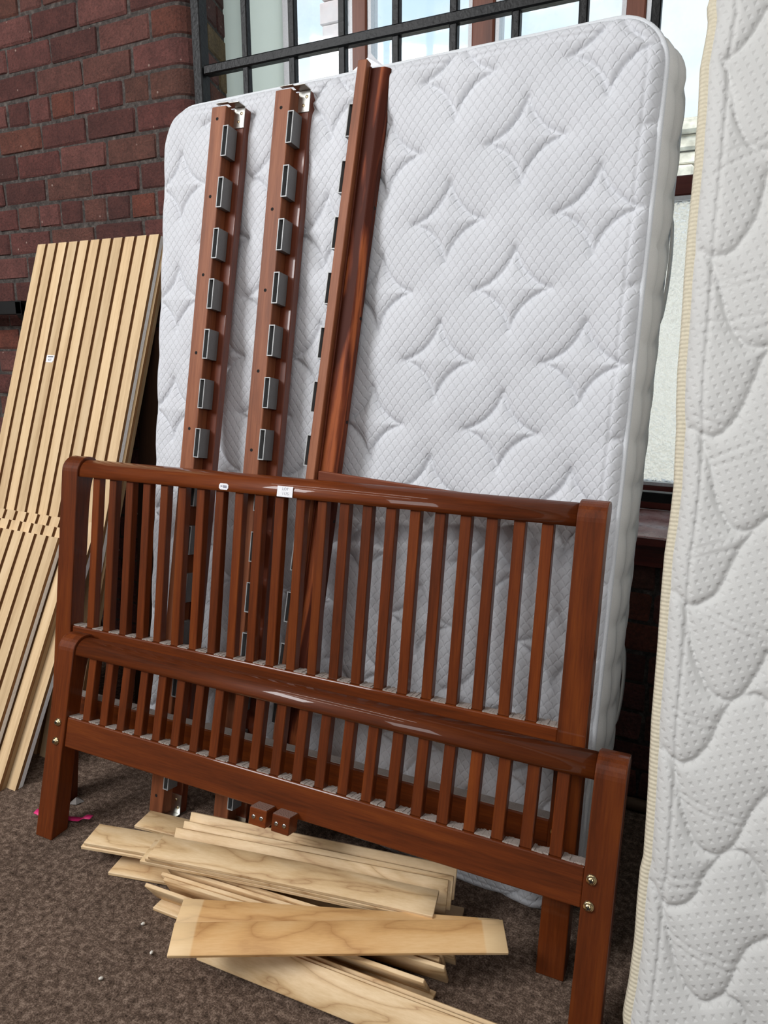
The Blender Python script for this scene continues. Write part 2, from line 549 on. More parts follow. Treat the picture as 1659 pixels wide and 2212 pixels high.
def mortar_mat():
    m, n, l, p = new_mat('dark_mortar')
    geo = n.new('ShaderNodeNewGeometry')
    a = n.new('ShaderNodeTexNoise'); a.inputs['Scale'].default_value = 60; a.inputs['Detail'].default_value = 9; a.inputs['Roughness'].default_value = 0.7
    l.new(geo.outputs['Position'], a.inputs['Vector'])
    r = ramp(n, [(0.3, srgb(36, 32, 31)), (0.52, srgb(80, 73, 69)), (0.72, srgb(122, 113, 107))])
    l.new(a.outputs['Fac'], r.inputs['Fac']); l.new(r.outputs['Color'], p.inputs['Base Color'])
    p.inputs['Roughness'].default_value = 0.95
    bp = n.new('ShaderNodeBump'); bp.inputs['Strength'].default_value = 1.0; bp.inputs['Distance'].default_value = 0.01
    l.new(a.outputs['Fac'], bp.inputs['Height']); l.new(bp.outputs['Normal'], p.inputs['Normal'])
    return m


def vmath(n, l, op, *ins):
    x = n.new('ShaderNodeMath'); x.operation = op
    for k, i in enumerate(ins):
        if isinstance(i, (int, float)): x.inputs[k].default_value = i
        else: l.new(i, x.inputs[k])
    return x.outputs[0]


def mattress_mat(name, c, kind):
    """white cover; fine woven relief in object X/Z: fish scales or little square dimples"""
    m, n, l, p = new_mat(name)
    tc = n.new('ShaderNodeTexCoord')
    sx = n.new('ShaderNodeSeparateXYZ')
    l.new(tc.outputs['Object'], sx.inputs[0])
    X, Z = sx.outputs['X'], sx.outputs['Z']
    if kind == 'scale':
        pz, px = 0.0135, 0.0225
        row = vmath(n, l, 'DIVIDE', Z, pz)
        rid = vmath(n, l, 'FLOOR', row)
        rf = vmath(n, l, 'SUBTRACT', row, rid)
        odd = vmath(n, l, 'MODULO', vmath(n, l, 'ABSOLUTE', rid), 2.0)
        xs = vmath(n, l, 'ADD', vmath(n, l, 'DIVIDE', X, px), vmath(n, l, 'MULTIPLY', odd, 0.5))
        xf = vmath(n, l, 'SUBTRACT', vmath(n, l, 'FRACT', xs), 0.5)
        d2 = vmath(n, l, 'MULTIPLY', vmath(n, l, 'ABSOLUTE', xf), 2.0)
        prof = vmath(n, l, 'SUBTRACT', vmath(n, l, 'SUBTRACT', 1.0, vmath(n, l, 'MULTIPLY', d2, d2)), rf)
        h = vmath(n, l, 'SMOOTH_MIN', vmath(n, l, 'ABSOLUTE', vmath(n, l, 'ADD', prof, 0.0)), 0.32, 0.2)
        h = vmath(n, l, 'MULTIPLY', h, 2.2)
        dist = 0.0015
    else:
        px = 0.017
        a = vmath(n, l, 'ADD', vmath(n, l, 'DIVIDE', X, px), vmath(n, l, 'DIVIDE', Z, px * 2.1))
        b = vmath(n, l, 'SUBTRACT', vmath(n, l, 'DIVIDE', Z, px * 1.05), vmath(n, l, 'DIVIDE', X, px * 2.0))
        ax = vmath(n, l, 'ABSOLUTE', vmath(n, l, 'SUBTRACT', vmath(n, l, 'FRACT', a), 0.5))
        bx = vmath(n, l, 'ABSOLUTE', vmath(n, l, 'SUBTRACT', vmath(n, l, 'FRACT', b), 0.5))
        h = vmath(n, l, 'MULTIPLY', vmath(n, l, 'SMOOTH_MAX', ax, bx, 0.1), 2.0)
        h = vmath(n, l, 'SMOOTH_MIN', h, 0.55, 0.15)
        dist = 0.0028
    no = n.new('ShaderNodeTexNoise'); no.inputs['Scale'].default_value = 700; no.inputs['Detail'].default_value = 3
    l.new(tc.outputs['Object'], no.inputs['Vector'])
    hh = vmath(n, l, 'ADD', h, vmath(n, l, 'MULTIPLY', no.outputs['Fac'], 0.12))
    bp = n.new('ShaderNodeBump'); bp.inputs['Strength'].default_value = 1.0; bp.inputs['Distance'].default_value = dist
    l.new(hh, bp.inputs['Height']); l.new(bp.outputs['Normal'], p.inputs['Normal'])
    n3 = n.new('ShaderNodeTexNoise'); n3.inputs['Scale'].default_value = 4; n3.inputs['Detail'].default_value = 4
    l.new(tc.outputs['Object'], n3.inputs['Vector'])
    dk = tuple(x * 0.93 for x in c[:3]) + (1,)
    r = ramp(n, [(0.35, dk), (0.65, c)])
    l.new(n3.outputs['Fac'], r.inputs['Fac']); l.new(r.outputs['Color'], p.inputs['Base Color'])
    p.inputs['Roughness'].default_value = 0.85
    p.inputs['Sheen Weight'].default_value = 0.1
    return m


def glass_mat(name, frosted):
    m, n, l, p = new_mat(name)
    n.remove(p)
    out = [x for x in n if x.type == 'OUTPUT_MATERIAL'][0]
    geo = n.new('ShaderNodeNewGeometry')
    if not frosted:
        tr = n.new('ShaderNodeBsdfTransparent'); tr.inputs['Color'].default_value = (0.97, 0.99, 1.0, 1)
        gl = n.new('ShaderNodeBsdfGlossy'); gl.inputs['Roughness'].default_value = 0.05
        no = n.new('ShaderNodeTexNoise'); no.inputs['Scale'].default_value = 9; no.inputs['Detail'].default_value = 6
        l.new(geo.outputs['Position'], no.inputs['Vector'])
        df = n.new('ShaderNodeBsdfTranslucent'); df.inputs['Color'].default_value = (0.9, 0.93, 0.95, 1)
        r = ramp(n, [(0.5, (0.02, 0.02, 0.02, 1)), (0.75, (0.28, 0.28, 0.28, 1))])
        l.new(no.outputs['Fac'], r.inputs['Fac'])
        m1 = n.new('ShaderNodeMixShader'); l.new(r.outputs['Color'], m1.inputs['Fac']); l.new(tr.outputs[0], m1.inputs[1]); l.new(df.outputs[0], m1.inputs[2])
        m2 = n.new('ShaderNodeMixShader'); m2.inputs['Fac'].default_value = 0.04; l.new(m1.outputs[0], m2.inputs[1]); l.new(gl.outputs[0], m2.inputs[2])
        l.new(m2.outputs[0], out.inputs['Surface'])
    else:
        vo = n.new('ShaderNodeTexVoronoi'); vo.inputs['Scale'].default_value = 42; vo.feature = 'SMOOTH_F1'; vo.inputs['Smoothness'].default_value = 0.6
        no = n.new('ShaderNodeTexNoise'); no.inputs['Scale'].default_value = 40
        l.new(geo.outputs['Position'], no.inputs['Vector'])
        mxv = n.new('ShaderNodeMixRGB'); mxv.inputs['Fac'].default_value = 0.08
        l.new(geo.outputs['Position'], mxv.inputs['Color1']); l.new(no.outputs['Color'], mxv.inputs['Color2'])
        l.new(mxv.outputs['Color'], vo.inputs['Vector'])
        bp = n.new('ShaderNodeBump'); bp.inputs['Strength'].default_value = 1.0; bp.inputs['Distance'].default_value = 0.05
        l.new(vo.outputs['Distance'], bp.inputs['Height'])
        rf = n.new('ShaderNodeBsdfRefraction'); rf.inputs['IOR'].default_value = 1.12; rf.inputs['Roughness'].default_value = 0.08
        l.new(bp.outputs['Normal'], rf.inputs['Normal'])
        tl = n.new('ShaderNodeBsdfTranslucent'); tl.inputs['Color'].default_value = (0.94, 0.98, 1.0, 1)
        l.new(bp.outputs['Normal'], tl.inputs['Normal'])
        gl = n.new('ShaderNodeBsdfGlossy'); gl.inputs['Roughness'].default_value = 0.1
        l.new(bp.outputs['Normal'], gl.inputs['Normal'])
        m1 = n.new('ShaderNodeMixShader'); m1.inputs['Fac'].default_value = 0.3
        l.new(rf.outputs[0], m1.inputs[1]); l.new(tl.outputs[0], m1.inputs[2])
        m2 = n.new('ShaderNodeMixShader'); m2.inputs['Fac'].default_value = 0.04
        l.new(m1.outputs[0], m2.inputs[1]); l.new(gl.outputs[0], m2.inputs[2])
        l.new(m2.outputs[0], out.inputs['Surface'])
    return m


def stone_mat():
    m, n, l, p = new_mat('pale_sandstone')
    geo = n.new('ShaderNodeNewGeometry')
    oi = n.new('ShaderNodeObjectInfo')
    a = n.new('ShaderNodeTexNoise'); a.inputs['Scale'].default_value = 9; a.inputs['Detail'].default_value = 9
    l.new(geo.outputs['Position'], a.inputs['Vector'])
    r = ramp(n, [(0.3, srgb(176, 168, 150)), (0.6, srgb(232, 224, 204))])
    l.new(a.outputs['Fac'], r.inputs['Fac']); l.new(r.outputs['Color'], p.inputs['Base Color'])
    p.inputs['Roughness'].default_value = 0.9
    bp = n.new('ShaderNodeBump'); bp.inputs['Strength'].default_value = 0.8; bp.inputs['Distance'].default_value = 0.03
    l.new(a.outputs['Fac'], bp.inputs['Height']); l.new(bp.outputs['Normal'], p.inputs['Normal'])
    return m


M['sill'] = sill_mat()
M['carpet'] = carpet_mat()
M['brick'] = brick_mat('old_red_brick')
M['tan_brick'] = brick_mat('tan_brick', True)
M['mortar'] = mortar_mat()
M['matt_face'] = mattress_mat('white_mattress_cover', srgb(212, 214, 219), 'scale')
M['matt_side'] = plain('grey_white_border', srgb(222, 221, 218), 0.9, bump=0.3, bscale=900)
M['matt_pipe'] = plain('white_piping', srgb(220, 223, 227), 0.8, bump=0.5, bscale=700)
M['matt2_face'] = mattress_mat('offwhite_mattress_cover', srgb(209, 209, 207), 'dimple')
M['matt2_pipe'] = plain('cream_piping', srgb(214, 205, 182), 0.85)
_n, _l = M['matt2_pipe'].node_tree.nodes, M['matt2_pipe'].node_tree.links
_w = _n.new('ShaderNodeTexWave'); _w.bands_direction = 'Z'; _w.inputs['Scale'].default_value = 42; _w.inputs['Distortion'].default_value = 0.6
_t = _n.new('ShaderNodeTexCoord'); _l.new(_t.outputs['Object'], _w.inputs['Vector'])
_b = _n.new('ShaderNodeBump'); _b.inputs['Strength'].default_value = 0.45; _b.inputs['Distance'].default_value = 0.002
_l.new(_w.outputs['Fac'], _b.inputs['Height']); _l.new(_b.outputs['Normal'], _n['Principled BSDF'].inputs['Normal'])
M['glass'] = glass_mat('clear_glass', False)
M['frosted'] = glass_mat('obscure_glass', True)
M['stone'] = stone_mat()
M['plaster'] = plain('painted_plaster', srgb(112, 108, 104), 0.9)
M['peeling'] = plain('peeling_white_brick', srgb(206, 190, 186), 0.9, bump=1.0, bscale=14)

# ------------------------------------------------------------------ the room
WALL_Y = 1.9555
MB().box(-4.5, 3.2, -3.6, 2.5, -0.06, 0.0).build('floor', M['carpet'])['kind'] = 'structure'
MB().box(-4.5, 3.2, -3.6, 2.5, 3.6, 3.7).build('ceiling', M['plaster'])['kind'] = 'structure'
MB().box(-4.6, -4.5, -3.6, 2.5, 0, 3.6).build('wall_left', M['plaster'])['kind'] = 'structure'
MB().box(3.2, 3.3, -3.6, 2.5, 0, 3.6).build('wall_right', M['plaster'])['kind'] = 'structure'
MB().box(-4.6, 3.3, -3.7, -3.6, 0, 3.6).build('wall_front', M['plaster'])['kind'] = 'structure'

ARC_C = (-1.765, 2.01)
NRM = (0.936, 0.351)
TAN = (-0.351, 0.936)


def corner_path(r, ret, n=6):
    """rounded window corner in plan, then along the splayed reveal"""
    a1 = math.atan2(NRM[1], NRM[0])
    pts = []
    for k in range(n + 1):
        a = -math.pi / 2 + (a1 + math.pi / 2) * k / n
        pts.append((ARC_C[0] + r * math.cos(a), ARC_C[1] + r * math.sin(a)))
    e = pts[-1]
    pts.append((e[0] + TAN[0] * ret, e[1] + TAN[1] * ret))
    return pts


wb = MB()
plan = [(-4.5, WALL_Y)] + corner_path(0.0548, 0.24) + [(-1.86, 2.5), (-4.5, 2.5)]
wb.prism(plan, 'z', 0, 3.6)
wb.box(-1.86, 3.2, WALL_Y, 2.5, 0, 0.752)
wb.box(-1.86, 3.2, WALL_Y + 0.02, 2.5, 3.2, 3.6)
wb.box(1.75, 3.2, WALL_Y, 2.5, 0.752, 3.2)
wall = wb.build('wall_back', M['mortar'])
wall['kind'] = 'structure'


def brick_mesh(L, H, D):
    b = MB().box(-L / 2, L / 2, 0, D, -H / 2, H / 2)
    me = b.mesh('brick', M['brick'], bevel=0.0055, seg=1)
    for v in me.vertices:
        v.co.x += random.uniform(-.0035, .0035)
        v.co.z += random.uniform(-.003, .003)
        v.co.y += random.uniform(-.0015, .0015)
    return me


CH, Z0, LS, LH = 0.0869, 1.569, 0.228, 0.1145
JT = 0.0105
str_m = [brick_mesh(LS - JT, CH - JT, 0.03) for _ in range(6)]
hdr_m = [brick_mesh(LH - JT, CH - JT, 0.03) for _ in range(6)]
stuff = MB()


def put_brick(x0, x1, k, single=True):
    z = Z0 + (k + 0.5) * CH
    L = x1 - x0
    y = 1.950 + random.uniform(-0.002, 0.0015)
    if single:
        me = random.choice(str_m if L > 0.16 else hdr_m)
        full = (LS if L > 0.16 else LH)
        o = link('brick', me, wall, ((x0 + x1) / 2, y, z + random.uniform(-.0015, .0015)))
        o.scale.x = (L - JT) / (full - JT)
        o.rotation_euler = (0, random.uniform(-.008, .008), random.uniform(-.008, .008))
    else:
        stuff.box(x0 + JT / 2, x1 - JT / 2, y, y + .03, z - CH / 2 + JT / 2, z + CH / 2 - JT / 2)


corner_cnt = 0
for k in range(-18, 19):
    z = Z0 + (k + 0.5) * CH
    header = (k % 4 == 1)
    step = LH if header else LS
    ph = 0.0 if header else (0.0 if k % 2 else LS / 2)
    # left wall, up to the rounded corner brick
    end = -1.865 if header else (-1.845 if k % 2 else -1.93)
    x = end
    while x > -4.4:
        x0 = x - step
        put_brick(x0, x, k, single=(x0 > -2.98 and 0.74 < z < 2.62))
        x = x0
    # rounded corner brick and the reveal brick behind it
    ret = 0.055 if k % 2 else 0.16
    outer = [(end + JT / 2, 1.950)] + corner_path(0.06, ret)
    inner = [(p[0] - 0.0 - NRM[0] * 0.05, p[1] + 0.0) for p in [outer[-1]]]
    e = outer[-1]
    poly = outer + [(e[0] - NRM[0] * 0.06, e[1] - NRM[1] * 0.06), (-1.80, 2.04), (end + JT / 2, 2.0)]
    zz0, zz1 = z - CH / 2 + JT / 2, z + CH / 2 - JT / 2
    if 0.74 < z < 2.62:
        b = MB().prism(poly, 'z', zz0, zz1)
        o = b.build('brick', M['brick'], wall, bevel=0.005, seg=1)
        if 0.24 - ret > 0.03:
            a0 = (e[0] + TAN[0] * JT, e[1] + TAN[1] * JT)
            a1 = (ARC_C[0] + 0.06 * NRM[0] + TAN[0] * 0.245, ARC_C[1] + 0.06 * NRM[1] + TAN[1] * 0.245)
            poly = [a0, a1, (a1[0] - NRM[0] * 0.05, a1[1] - NRM[1] * 0.05), (a0[0] - NRM[0] * 0.05, a0[1] - NRM[1] * 0.05)]
            o = MB().prism(poly, 'z', zz0, zz1).build('brick', M['tan_brick'] if k in (6, 7) else M['brick'], wall, bevel=0.005, seg=1)
    else:
        stuff.prism(poly, 'z', zz0, zz1)
    # under the window sill
    if z < 0.70:
        x = -1.70 + ph
        while x < 3.1:
            put_brick(x, x + step, k, single=(-0.62 < x < 0.30))
            x += step
st = stuff.build('distant_bricks', M['brick'], wall)
st['kind'] = 'stuff'

# window sill and apron
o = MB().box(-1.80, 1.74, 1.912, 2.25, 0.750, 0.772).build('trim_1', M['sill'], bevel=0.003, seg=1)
tag(o, kind='structure')
o = MB().box(-1.70, 1.74, 1.905, 1.912, 0.7505, 0.7695).build('sill_nosing', M['frame_red'], o)
o = MB().box(-1.70, 1.74, 1.928, 1.9565, 0.688, 0.7495).build('trim_2', M['frame_red'], bevel=0.002, seg=1)
tag(o, kind='structure')

# window
win = empty('window_1', Matrix.Translation((0, 2.25, 0)))
tag(win, kind='structure')
WX0, WX1, WZ0, WZ1 = -1.80, 1.74, 0.772, 3.2
MB().box(WX0, WX1, 0.0, 0.06, WZ0, 0.842).build('bottom_rail', M['frame_red'], win, bevel=0.003, seg=1)
MB().box(WX0, WX1, 0.0, 0.06, 1.640, 1.690).build('transom', M['frame_red'], win, bevel=0.003, seg=1)
MB().box(WX0, WX1, 0.0, 0.06, 3.14, WZ1).build('top_rail', M['frame_red'], win)
mx = [(-1.286, -1.235), (-0.885, -0.816), (-0.448, -0.398), (0.0, 0.05), (0.43, 0.48), (0.86, 0.91), (1.29, 1.34)]
mul = MB().box(-0.026, 0.026, -0.004, 0.055, 0.842, 3.14).mesh('mullion', M['mull'], bevel=0.004, seg=1)
bead = MB().box(-0.006, 0.006, 0.004, 0.05, 0.842, 3.14).mesh('bead', M['white_frame'])
for a, b in mx:
    o = link('mullion', mul, win, ((a + b) / 2, 0, 0))
    o.scale.x = (b - a) / 0.052
    link('bead', bead, win, (a - 0.007, 0, 0))
    link('bead', bead, win, (b + 0.007, 0, 0))
hb = MB().box(WX0, WX1, 0.004, 0.05, 0.843, 0.853).box(WX0, WX1, 0.004, 0.05, 1.628, 1.639).build('bead', M['white_frame'], win)
edges = [-1.547] + [x for p in mx for x in p] + [WX1]
panes = [(edges[i], edges[i + 1]) for i in range(0, len(edges), 2)]
for a, b in panes:
    MB().box(a + 0.013, b - 0.013, 0.026, 0.030, 1.69, 3.14).build('pane', M['glass'], win)
    MB().box(a + 0.013, b - 0.013, 0.024, 0.030, 0.853, 1.628).build('frosted_pane', M['frosted'], win)
MB().box(WX0, -1.716, 0.004, 0.05, 0.842, 3.14).build('side_frame', M['film'], win, bevel=0.004, seg=1)
MB().box(-1.716, -1.556, 0.016, 0.034, 0.842, 3.14).build('infill_board', M['film'], win)
MB().box(-1.556, -1.528, 0.010, 0.045, 0.842, 3.14).build('bead', M['white_frame'], win)

# black iron security grille in front of the window
gr = empty('window_grille', Matrix.Translation((0, 1.985, 0)))
tag(gr, 'black painted iron security grille of square bars across the window', 'grille')
SG, XG = 0.1674, -1.4987
vb = MB().box(-0.011, 0.011, -0.011, 0.011, 0.873, 3.15).mesh('vertical_bar', M['black_iron'], bevel=0.003, seg=1)
for i in range(-0, 19):
    link('vertical_bar', vb, gr, (XG + SG * i, 0, 0))
for zc in (2.0686, 2.72):
    MB().box(-1.655, 1.72, -0.017, 0.013, zc - 0.014, zc + 0.014).build('horizontal_bar', M['black_iron'], gr, bevel=0.004, seg=1)
MB().box(-1.69, 1.72, -0.015, 0.015, 0.850, 0.876).build('bottom_bar', M['black_iron'], gr, bevel=0.002, seg=1)
MB().box(-1.692, -1.658, -0.02, 0.02, 0.774, 3.15).build('side_bar', M['black_iron'], gr, bevel=0.003, seg=1)
# outside: stone building and an old pillar
bd = empty('stone_building', Matrix.Translation((0, 7.0, 0)))
tag(bd, 'pale sandstone building with stone coping seen through the window', 'building')
MB().box(-7, 5, 0.05, 2, -2, 2.90).build('wall', M['stone'], bd)
MB().box(-7, 5, -0.10, 1, 2.92, 3.03).build('coping', M['stone'], bd, bevel=0.02, seg=1)
MB().box(-7, 5, -0.04, 1, 2.80, 2.915).build('coping', M['stone'], bd, bevel=0.02, seg=1)
MB().box(-7, 5, 0.0, 1, 2.70, 2.79).build('coping', M['stone'], bd, bevel=0.01, seg=1)
sb = MB().box(-0.235, 0.235, 0, 0.3, -0.072, 0.072).mesh('stone_block', M['stone'], bevel=0.02, seg=1)
for r in range(5):
    for q in range(-5, 5):
        o = link('stone_block', sb, bd, (q * 0.5 + (0.25 if r % 2 else 0), 0.005 + random.uniform(-.02, .02), 2.62 - r * 0.158))
pl = MB()
for r in range(30):
    off = 0.0 if r % 2 else 0.02
    pl.box(-0.105 + off, 0.105 - off * .5, 0, 0.3, r * 0.15, r * 0.15 + 0.14)
o = pl.build('outdoor_pillar', M['peeling'], None, (-3.02, 5.0, 0.0), bevel=0.006, seg=1)
tag(o, 'weathered pinkish white masonry pillar outside the left window pane', 'pillar')

# wooden pole on the floor along the wall and black rail on the brick wall
po = MB().tube([(-0.9 + 0.1 * i, 1.902 + 0.004 * math.sin(i), 0.0175) for i in range(14)], 0.017, 10)
o = po.build('wooden_pole', M['pole'])
tag(o, 'thin brown wooden pole lying on the carpet against the brick wall', 'pole')
br = empty('wall_rail', Matrix.Translation((-2.47, 1.85, 1.40)))
tag(br, 'black metal rail standing off the brick wall above slatted panels', 'rail')
MB().box(-1.2, 0.015, 0.0, 0.03, -0.048, 0.0).build('bar', M['black'], br, bevel=0.002, seg=1)
MB().prism([(0.0, -0.004), (0.02, -0.02), (0.09, -0.09), (0.098, -0.13), (0.06, -0.11), (0.0, -0.048)], 'x', -0.015, 0.015).build('bracket', M['black'], br)
MB().box(-0.05, 0.05, 0.092, 0.099, -0.19, -0.05).build('wall_plate', M['black'], br)


# ------------------------------------------------------------------ mattresses
def sdf_in(x, z, W, H, r):
    qx = np.abs(x - W / 2) - (W / 2 - r)
    qz = np.abs(z - H / 2) - (H / 2 - r)
    return -(np.hypot(np.maximum(qx, 0), np.maximum(qz, 0)) + np.minimum(np.maximum(qx, qz), 0) - r)


def grid_mesh(name, P, mat, smooth=True):
    nz, nx = P.shape[:2]
    idx = np.arange(nz * nx).reshape(nz, nx)
    q = np.stack([idx[:-1, :-1], idx[:-1, 1:], idx[1:, 1:], idx[1:, :-1]], -1).reshape(-1, 4)
    me = bpy.data.meshes.new(name)
    me.vertices.add(nz * nx)
    me.vertices.foreach_set('co', P.reshape(-1).astype(np.float32))
    me.loops.add(q.size)
    me.loops.foreach_set('vertex_index', q.reshape(-1).astype(np.int32))
    me.polygons.add(len(q))
    me.polygons.foreach_set('loop_start', (np.arange(len(q)) * 4).astype(np.int32))
    me.polygons.foreach_set('loop_total', np.full(len(q), 4, np.int32))
    me.materials.append(mat)
    me.update(calc_edges=True)
    me.polygons.foreach_set('use_smooth', np.full(len(q), smooth))
    me.validate()
    return me


def perimeter(W, H, r, step=0.012):
    pts = []
    def line(p, q):
        n = max(2, int(math.dist(p, q) / step))
        for i in range(n):
            t = i / n
            pts.append((p[0] + (q[0] - p[0]) * t, p[1] + (q[1] - p[1]) * t))
    def arc(c, a0):
        n = max(4, int(r * math.pi / 2 / step))
        for i in range(n):
            a = a0 + math.pi / 2 * i / n
            pts.append((c[0] + r * math.cos(a), c[1] + r * math.sin(a)))
    line((r, 0), (W - r, 0)); arc((W - r, r), -math.pi / 2)
    line((W, r), (W, H - r)); arc((W - r, H - r), 0)
    line((W - r, H), (r, H)); arc((r, H - r), math.pi / 2)
    line((0, H - r), (0, r)); arc((r, r), math.pi)
    return np.array(pts)


def mattress(root, W, H, T, r, lean, xs, zs, hfun, face_m, side_m, pipe_m, shift=None, pipe_r=0.007, seam=0.028, bump=0.1, bulge=1.0):
    def warp(P):
        P = P.copy()
        if shift is not None:
            P[..., 0] += shift(P[..., 2]) * np.clip(1 - P[..., 0] / 0.5, 0, 1)
        P[..., 2] += P[..., 1] * math.tan(lean) * np.clip(1 - P[..., 2] / H, 0, 1)
        return P
    X, Z = np.meshgrid(xs, zs)
    for cx, sx in ((r, -1), (W - r, 1)):
        for cz, sz in ((r, -1), (H - r, 1)):
            dx, dz = X - cx, Z - cz
            d = np.hypot(dx, dz)
            m = (dx * sx > 0) & (dz * sz > 0) & (d > r)
            X = np.where(m, cx + dx * r / np.maximum(d, 1e-9), X)
            Z = np.where(m, cz + dz * r / np.maximum(d, 1e-9), Z)
    e = sdf_in(X, Z, W, H, r)
    s = np.clip(e / 0.035, 0, 1)
    s = np.sqrt(np.clip(1 - (1 - s) ** 2, 0, 1))
    h = hfun(X, Z)
    Y = -(h + 0.004) * s + 0.014 * (1 - s) + 0.0035 * np.exp(-((e - seam) / 0.0035) ** 2)
    link('quilted_face', grid_mesh('quilted_face', warp(np.stack([X, Y, Z], -1)), face_m), root)
    per = perimeter(W, H, r)
    nx = np.roll(per, -1, 0) - np.roll(per, 1, 0)
    nrm = np.stack([nx[:, 1], -nx[:, 0]], -1)
    nrm /= np.linalg.norm(nrm, axis=1, keepdims=True)
    seg = np.linalg.norm(per - np.roll(per, 1, 0), axis=1)
    S = np.cumsum(seg)
    ws = np.linspace(0, 1, 19)
    rows = []
    for w in ws:
        lobes = np.abs(np.sin(np.pi * (S / bump + 0.25 * np.sin(w * 5)))) ** 0.38
        col_ = np.abs(np.sin(np.pi * w * 3)) ** 0.6
        off = bulge * (math.sin(math.pi * w) * 0.010 + 0.014 * lobes * col_ * math.sin(math.pi * w) ** 0.5)
        p = per + nrm * off[:, None]
        rows.append(np.stack([p[:, 0], np.full(len(p), 0.014 + (T - 0.028) * w), p[:, 1]], -1))
    P = np.stack(rows, 0)
    P = np.concatenate([P, P[:, :1]], 1)
    link('side_border', grid_mesh('side_border', warp(P), side_m), root)
    for y in (0.012, T - 0.012):
        pts = warp(np.stack([per[:, 0], np.full(len(per), y), per[:, 1]], -1))
        MB().tube([tuple(p) for p in pts], pipe_r, 8, closed=True).build('piping', pipe_m, root)
    xb, zb = np.meshgrid(np.linspace(0, W, 24), np.linspace(0, H, 24))
    for cx, sx in ((r, -1), (W - r, 1)):
        for cz, sz in ((r, -1), (H - r, 1)):
            dx, dz = xb - cx, zb - cz
            d = np.hypot(dx, dz)
            m = (dx * sx > 0) & (dz * sz > 0) & (d > r)
            xb = np.where(m, cx + dx * r / np.maximum(d, 1e-9), xb)
            zb = np.where(m, cz + dz * r / np.maximum(d, 1e-9), zb)
    link('back_face', grid_mesh('back_face', warp(np.stack([xb, np.full_like(xb, T - 0.012), zb], -1)), side_m), root)
    return warp


def curve_dist(X, Z, curves, reach=0.10):
    D = np.full(X.shape, 9.0, np.float32)
    for c in curves:
        c = np.asarray(c, float)
        out = [c[0]]
        for p, q in zip(c[:-1], c[1:]):
            n = max(1, int(np.linalg.norm(q - p) / 0.004))
            for i in range(1, n + 1):
                out.append(p + (q - p) * i / n)
        c = np.array(out)
        m = (X > c[:, 0].min() - reach) & (X < c[:, 0].max() + reach) & (Z > c[:, 1].min() - reach) & (Z < c[:, 1].max() + reach)
        if not m.any():
            continue
        xx, zz = X[m], Z[m]
        d = np.full(xx.shape, 9.0)
        for p in c:
            d = np.minimum(d, (xx - p[0]) ** 2 + (zz - p[1]) ** 2)
        D[m] = np.minimum(D[m], np.sqrt(d))
    return D


def smooth_curve(c, n=6):
    """Catmull-Rom through the points"""
    c = [np.array(p, float) for p in c]
    c = [2 * c[0] - c[1]] + c + [2 * c[-1] - c[-2]]
    out = []
    for i in range(1, len(c) - 2):
        p0, p1, p2, p3 = c[i - 1:i + 3]
        for k in range(n):
            t = k / n
            out.append(0.5 * ((2 * p1) + (p2 - p0) * t + (2 * p0 - 5 * p1 + 4 * p2 - p3) * t * t + (3 * p1 - p0 - 3 * p2 + p3) * t ** 3))
    out.append(c[-2])
    return np.array(out)


# the double mattress leaning against the grille
m1 = empty('mattress', frame_mat(-1.6111, 1.4923, 0.1231, -0.0523, -0.0053))
tag(m1, 'white quilted mattress with diamond stitching standing behind the dismantled bed frame', 'mattress')
W1, H1, T1 = 1.344, 1.9, 0.215
dia = []
for i in range(-7, 4):
    for j in range(-1, 8):
        cx, cz = 1.078 + 0.1665 * i, 1.686 - 0.306 * j - (0.155 if i % 2 else 0)
        s = 0.085
        for sx in (-1, 1):
            for sz in (-1, 1):
                c = []
                for k in range(9):
                    t = k / 8
                    c.append((cx + sx * (2 * t * (1 - t) * 0.0195 + t * t * s), cz + sz * ((1 - t) ** 2 * s + 2 * t * (1 - t) * 0.0195)))
                dia.append(c)


def h1(X, Z):
    d = curve_dist(X, Z, dia)
    d = np.minimum(d, 0.1)
    return 0.0115 * (1 - np.exp(-d / 0.0065)) + 0.006 * np.minimum(d / 0.05, 1) + 0.0015 * np.sin(X * 9 + 1) * np.sin(Z * 7)


w1 = mattress(m1, W1, H1, T1, 0.105, 0.1231, np.linspace(0, W1, 420), np.linspace(0, H1, 594), h1, M['matt_face'], M['matt_side'], M['matt_pipe'])
for za, zb in ((1.33, 1.57), (0.40, 0.60)):
    pts = []
    for k in range(13):
        t = k / 12
        pts.append((W1 + 0.008 + 0.011 * math.sin(math.pi * t) ** 0.5, 0.178 + 0.004 * t, za + (zb - za) * t))
    b = MB()
    for p in pts:
        pass
    vs, fs = [], []
    for p in pts:
        vs += [(p[0] - 0.003, p[1] - 0.014, p[2]), (p[0] - 0.003, p[1] + 0.014, p[2]), (p[0], p[1] + 0.014, p[2]), (p[0], p[1] - 0.014, p[2])]
    for k in range(12):
        for q in range(4):
            r_ = (q + 1) % 4
            fs.append((k * 4 + q, k * 4 + r_, k * 4 + 4 + r_, k * 4 + 4 + q))
    b.add(vs, fs, 0, True)
    b.build('handle', M['matt_side'], m1)
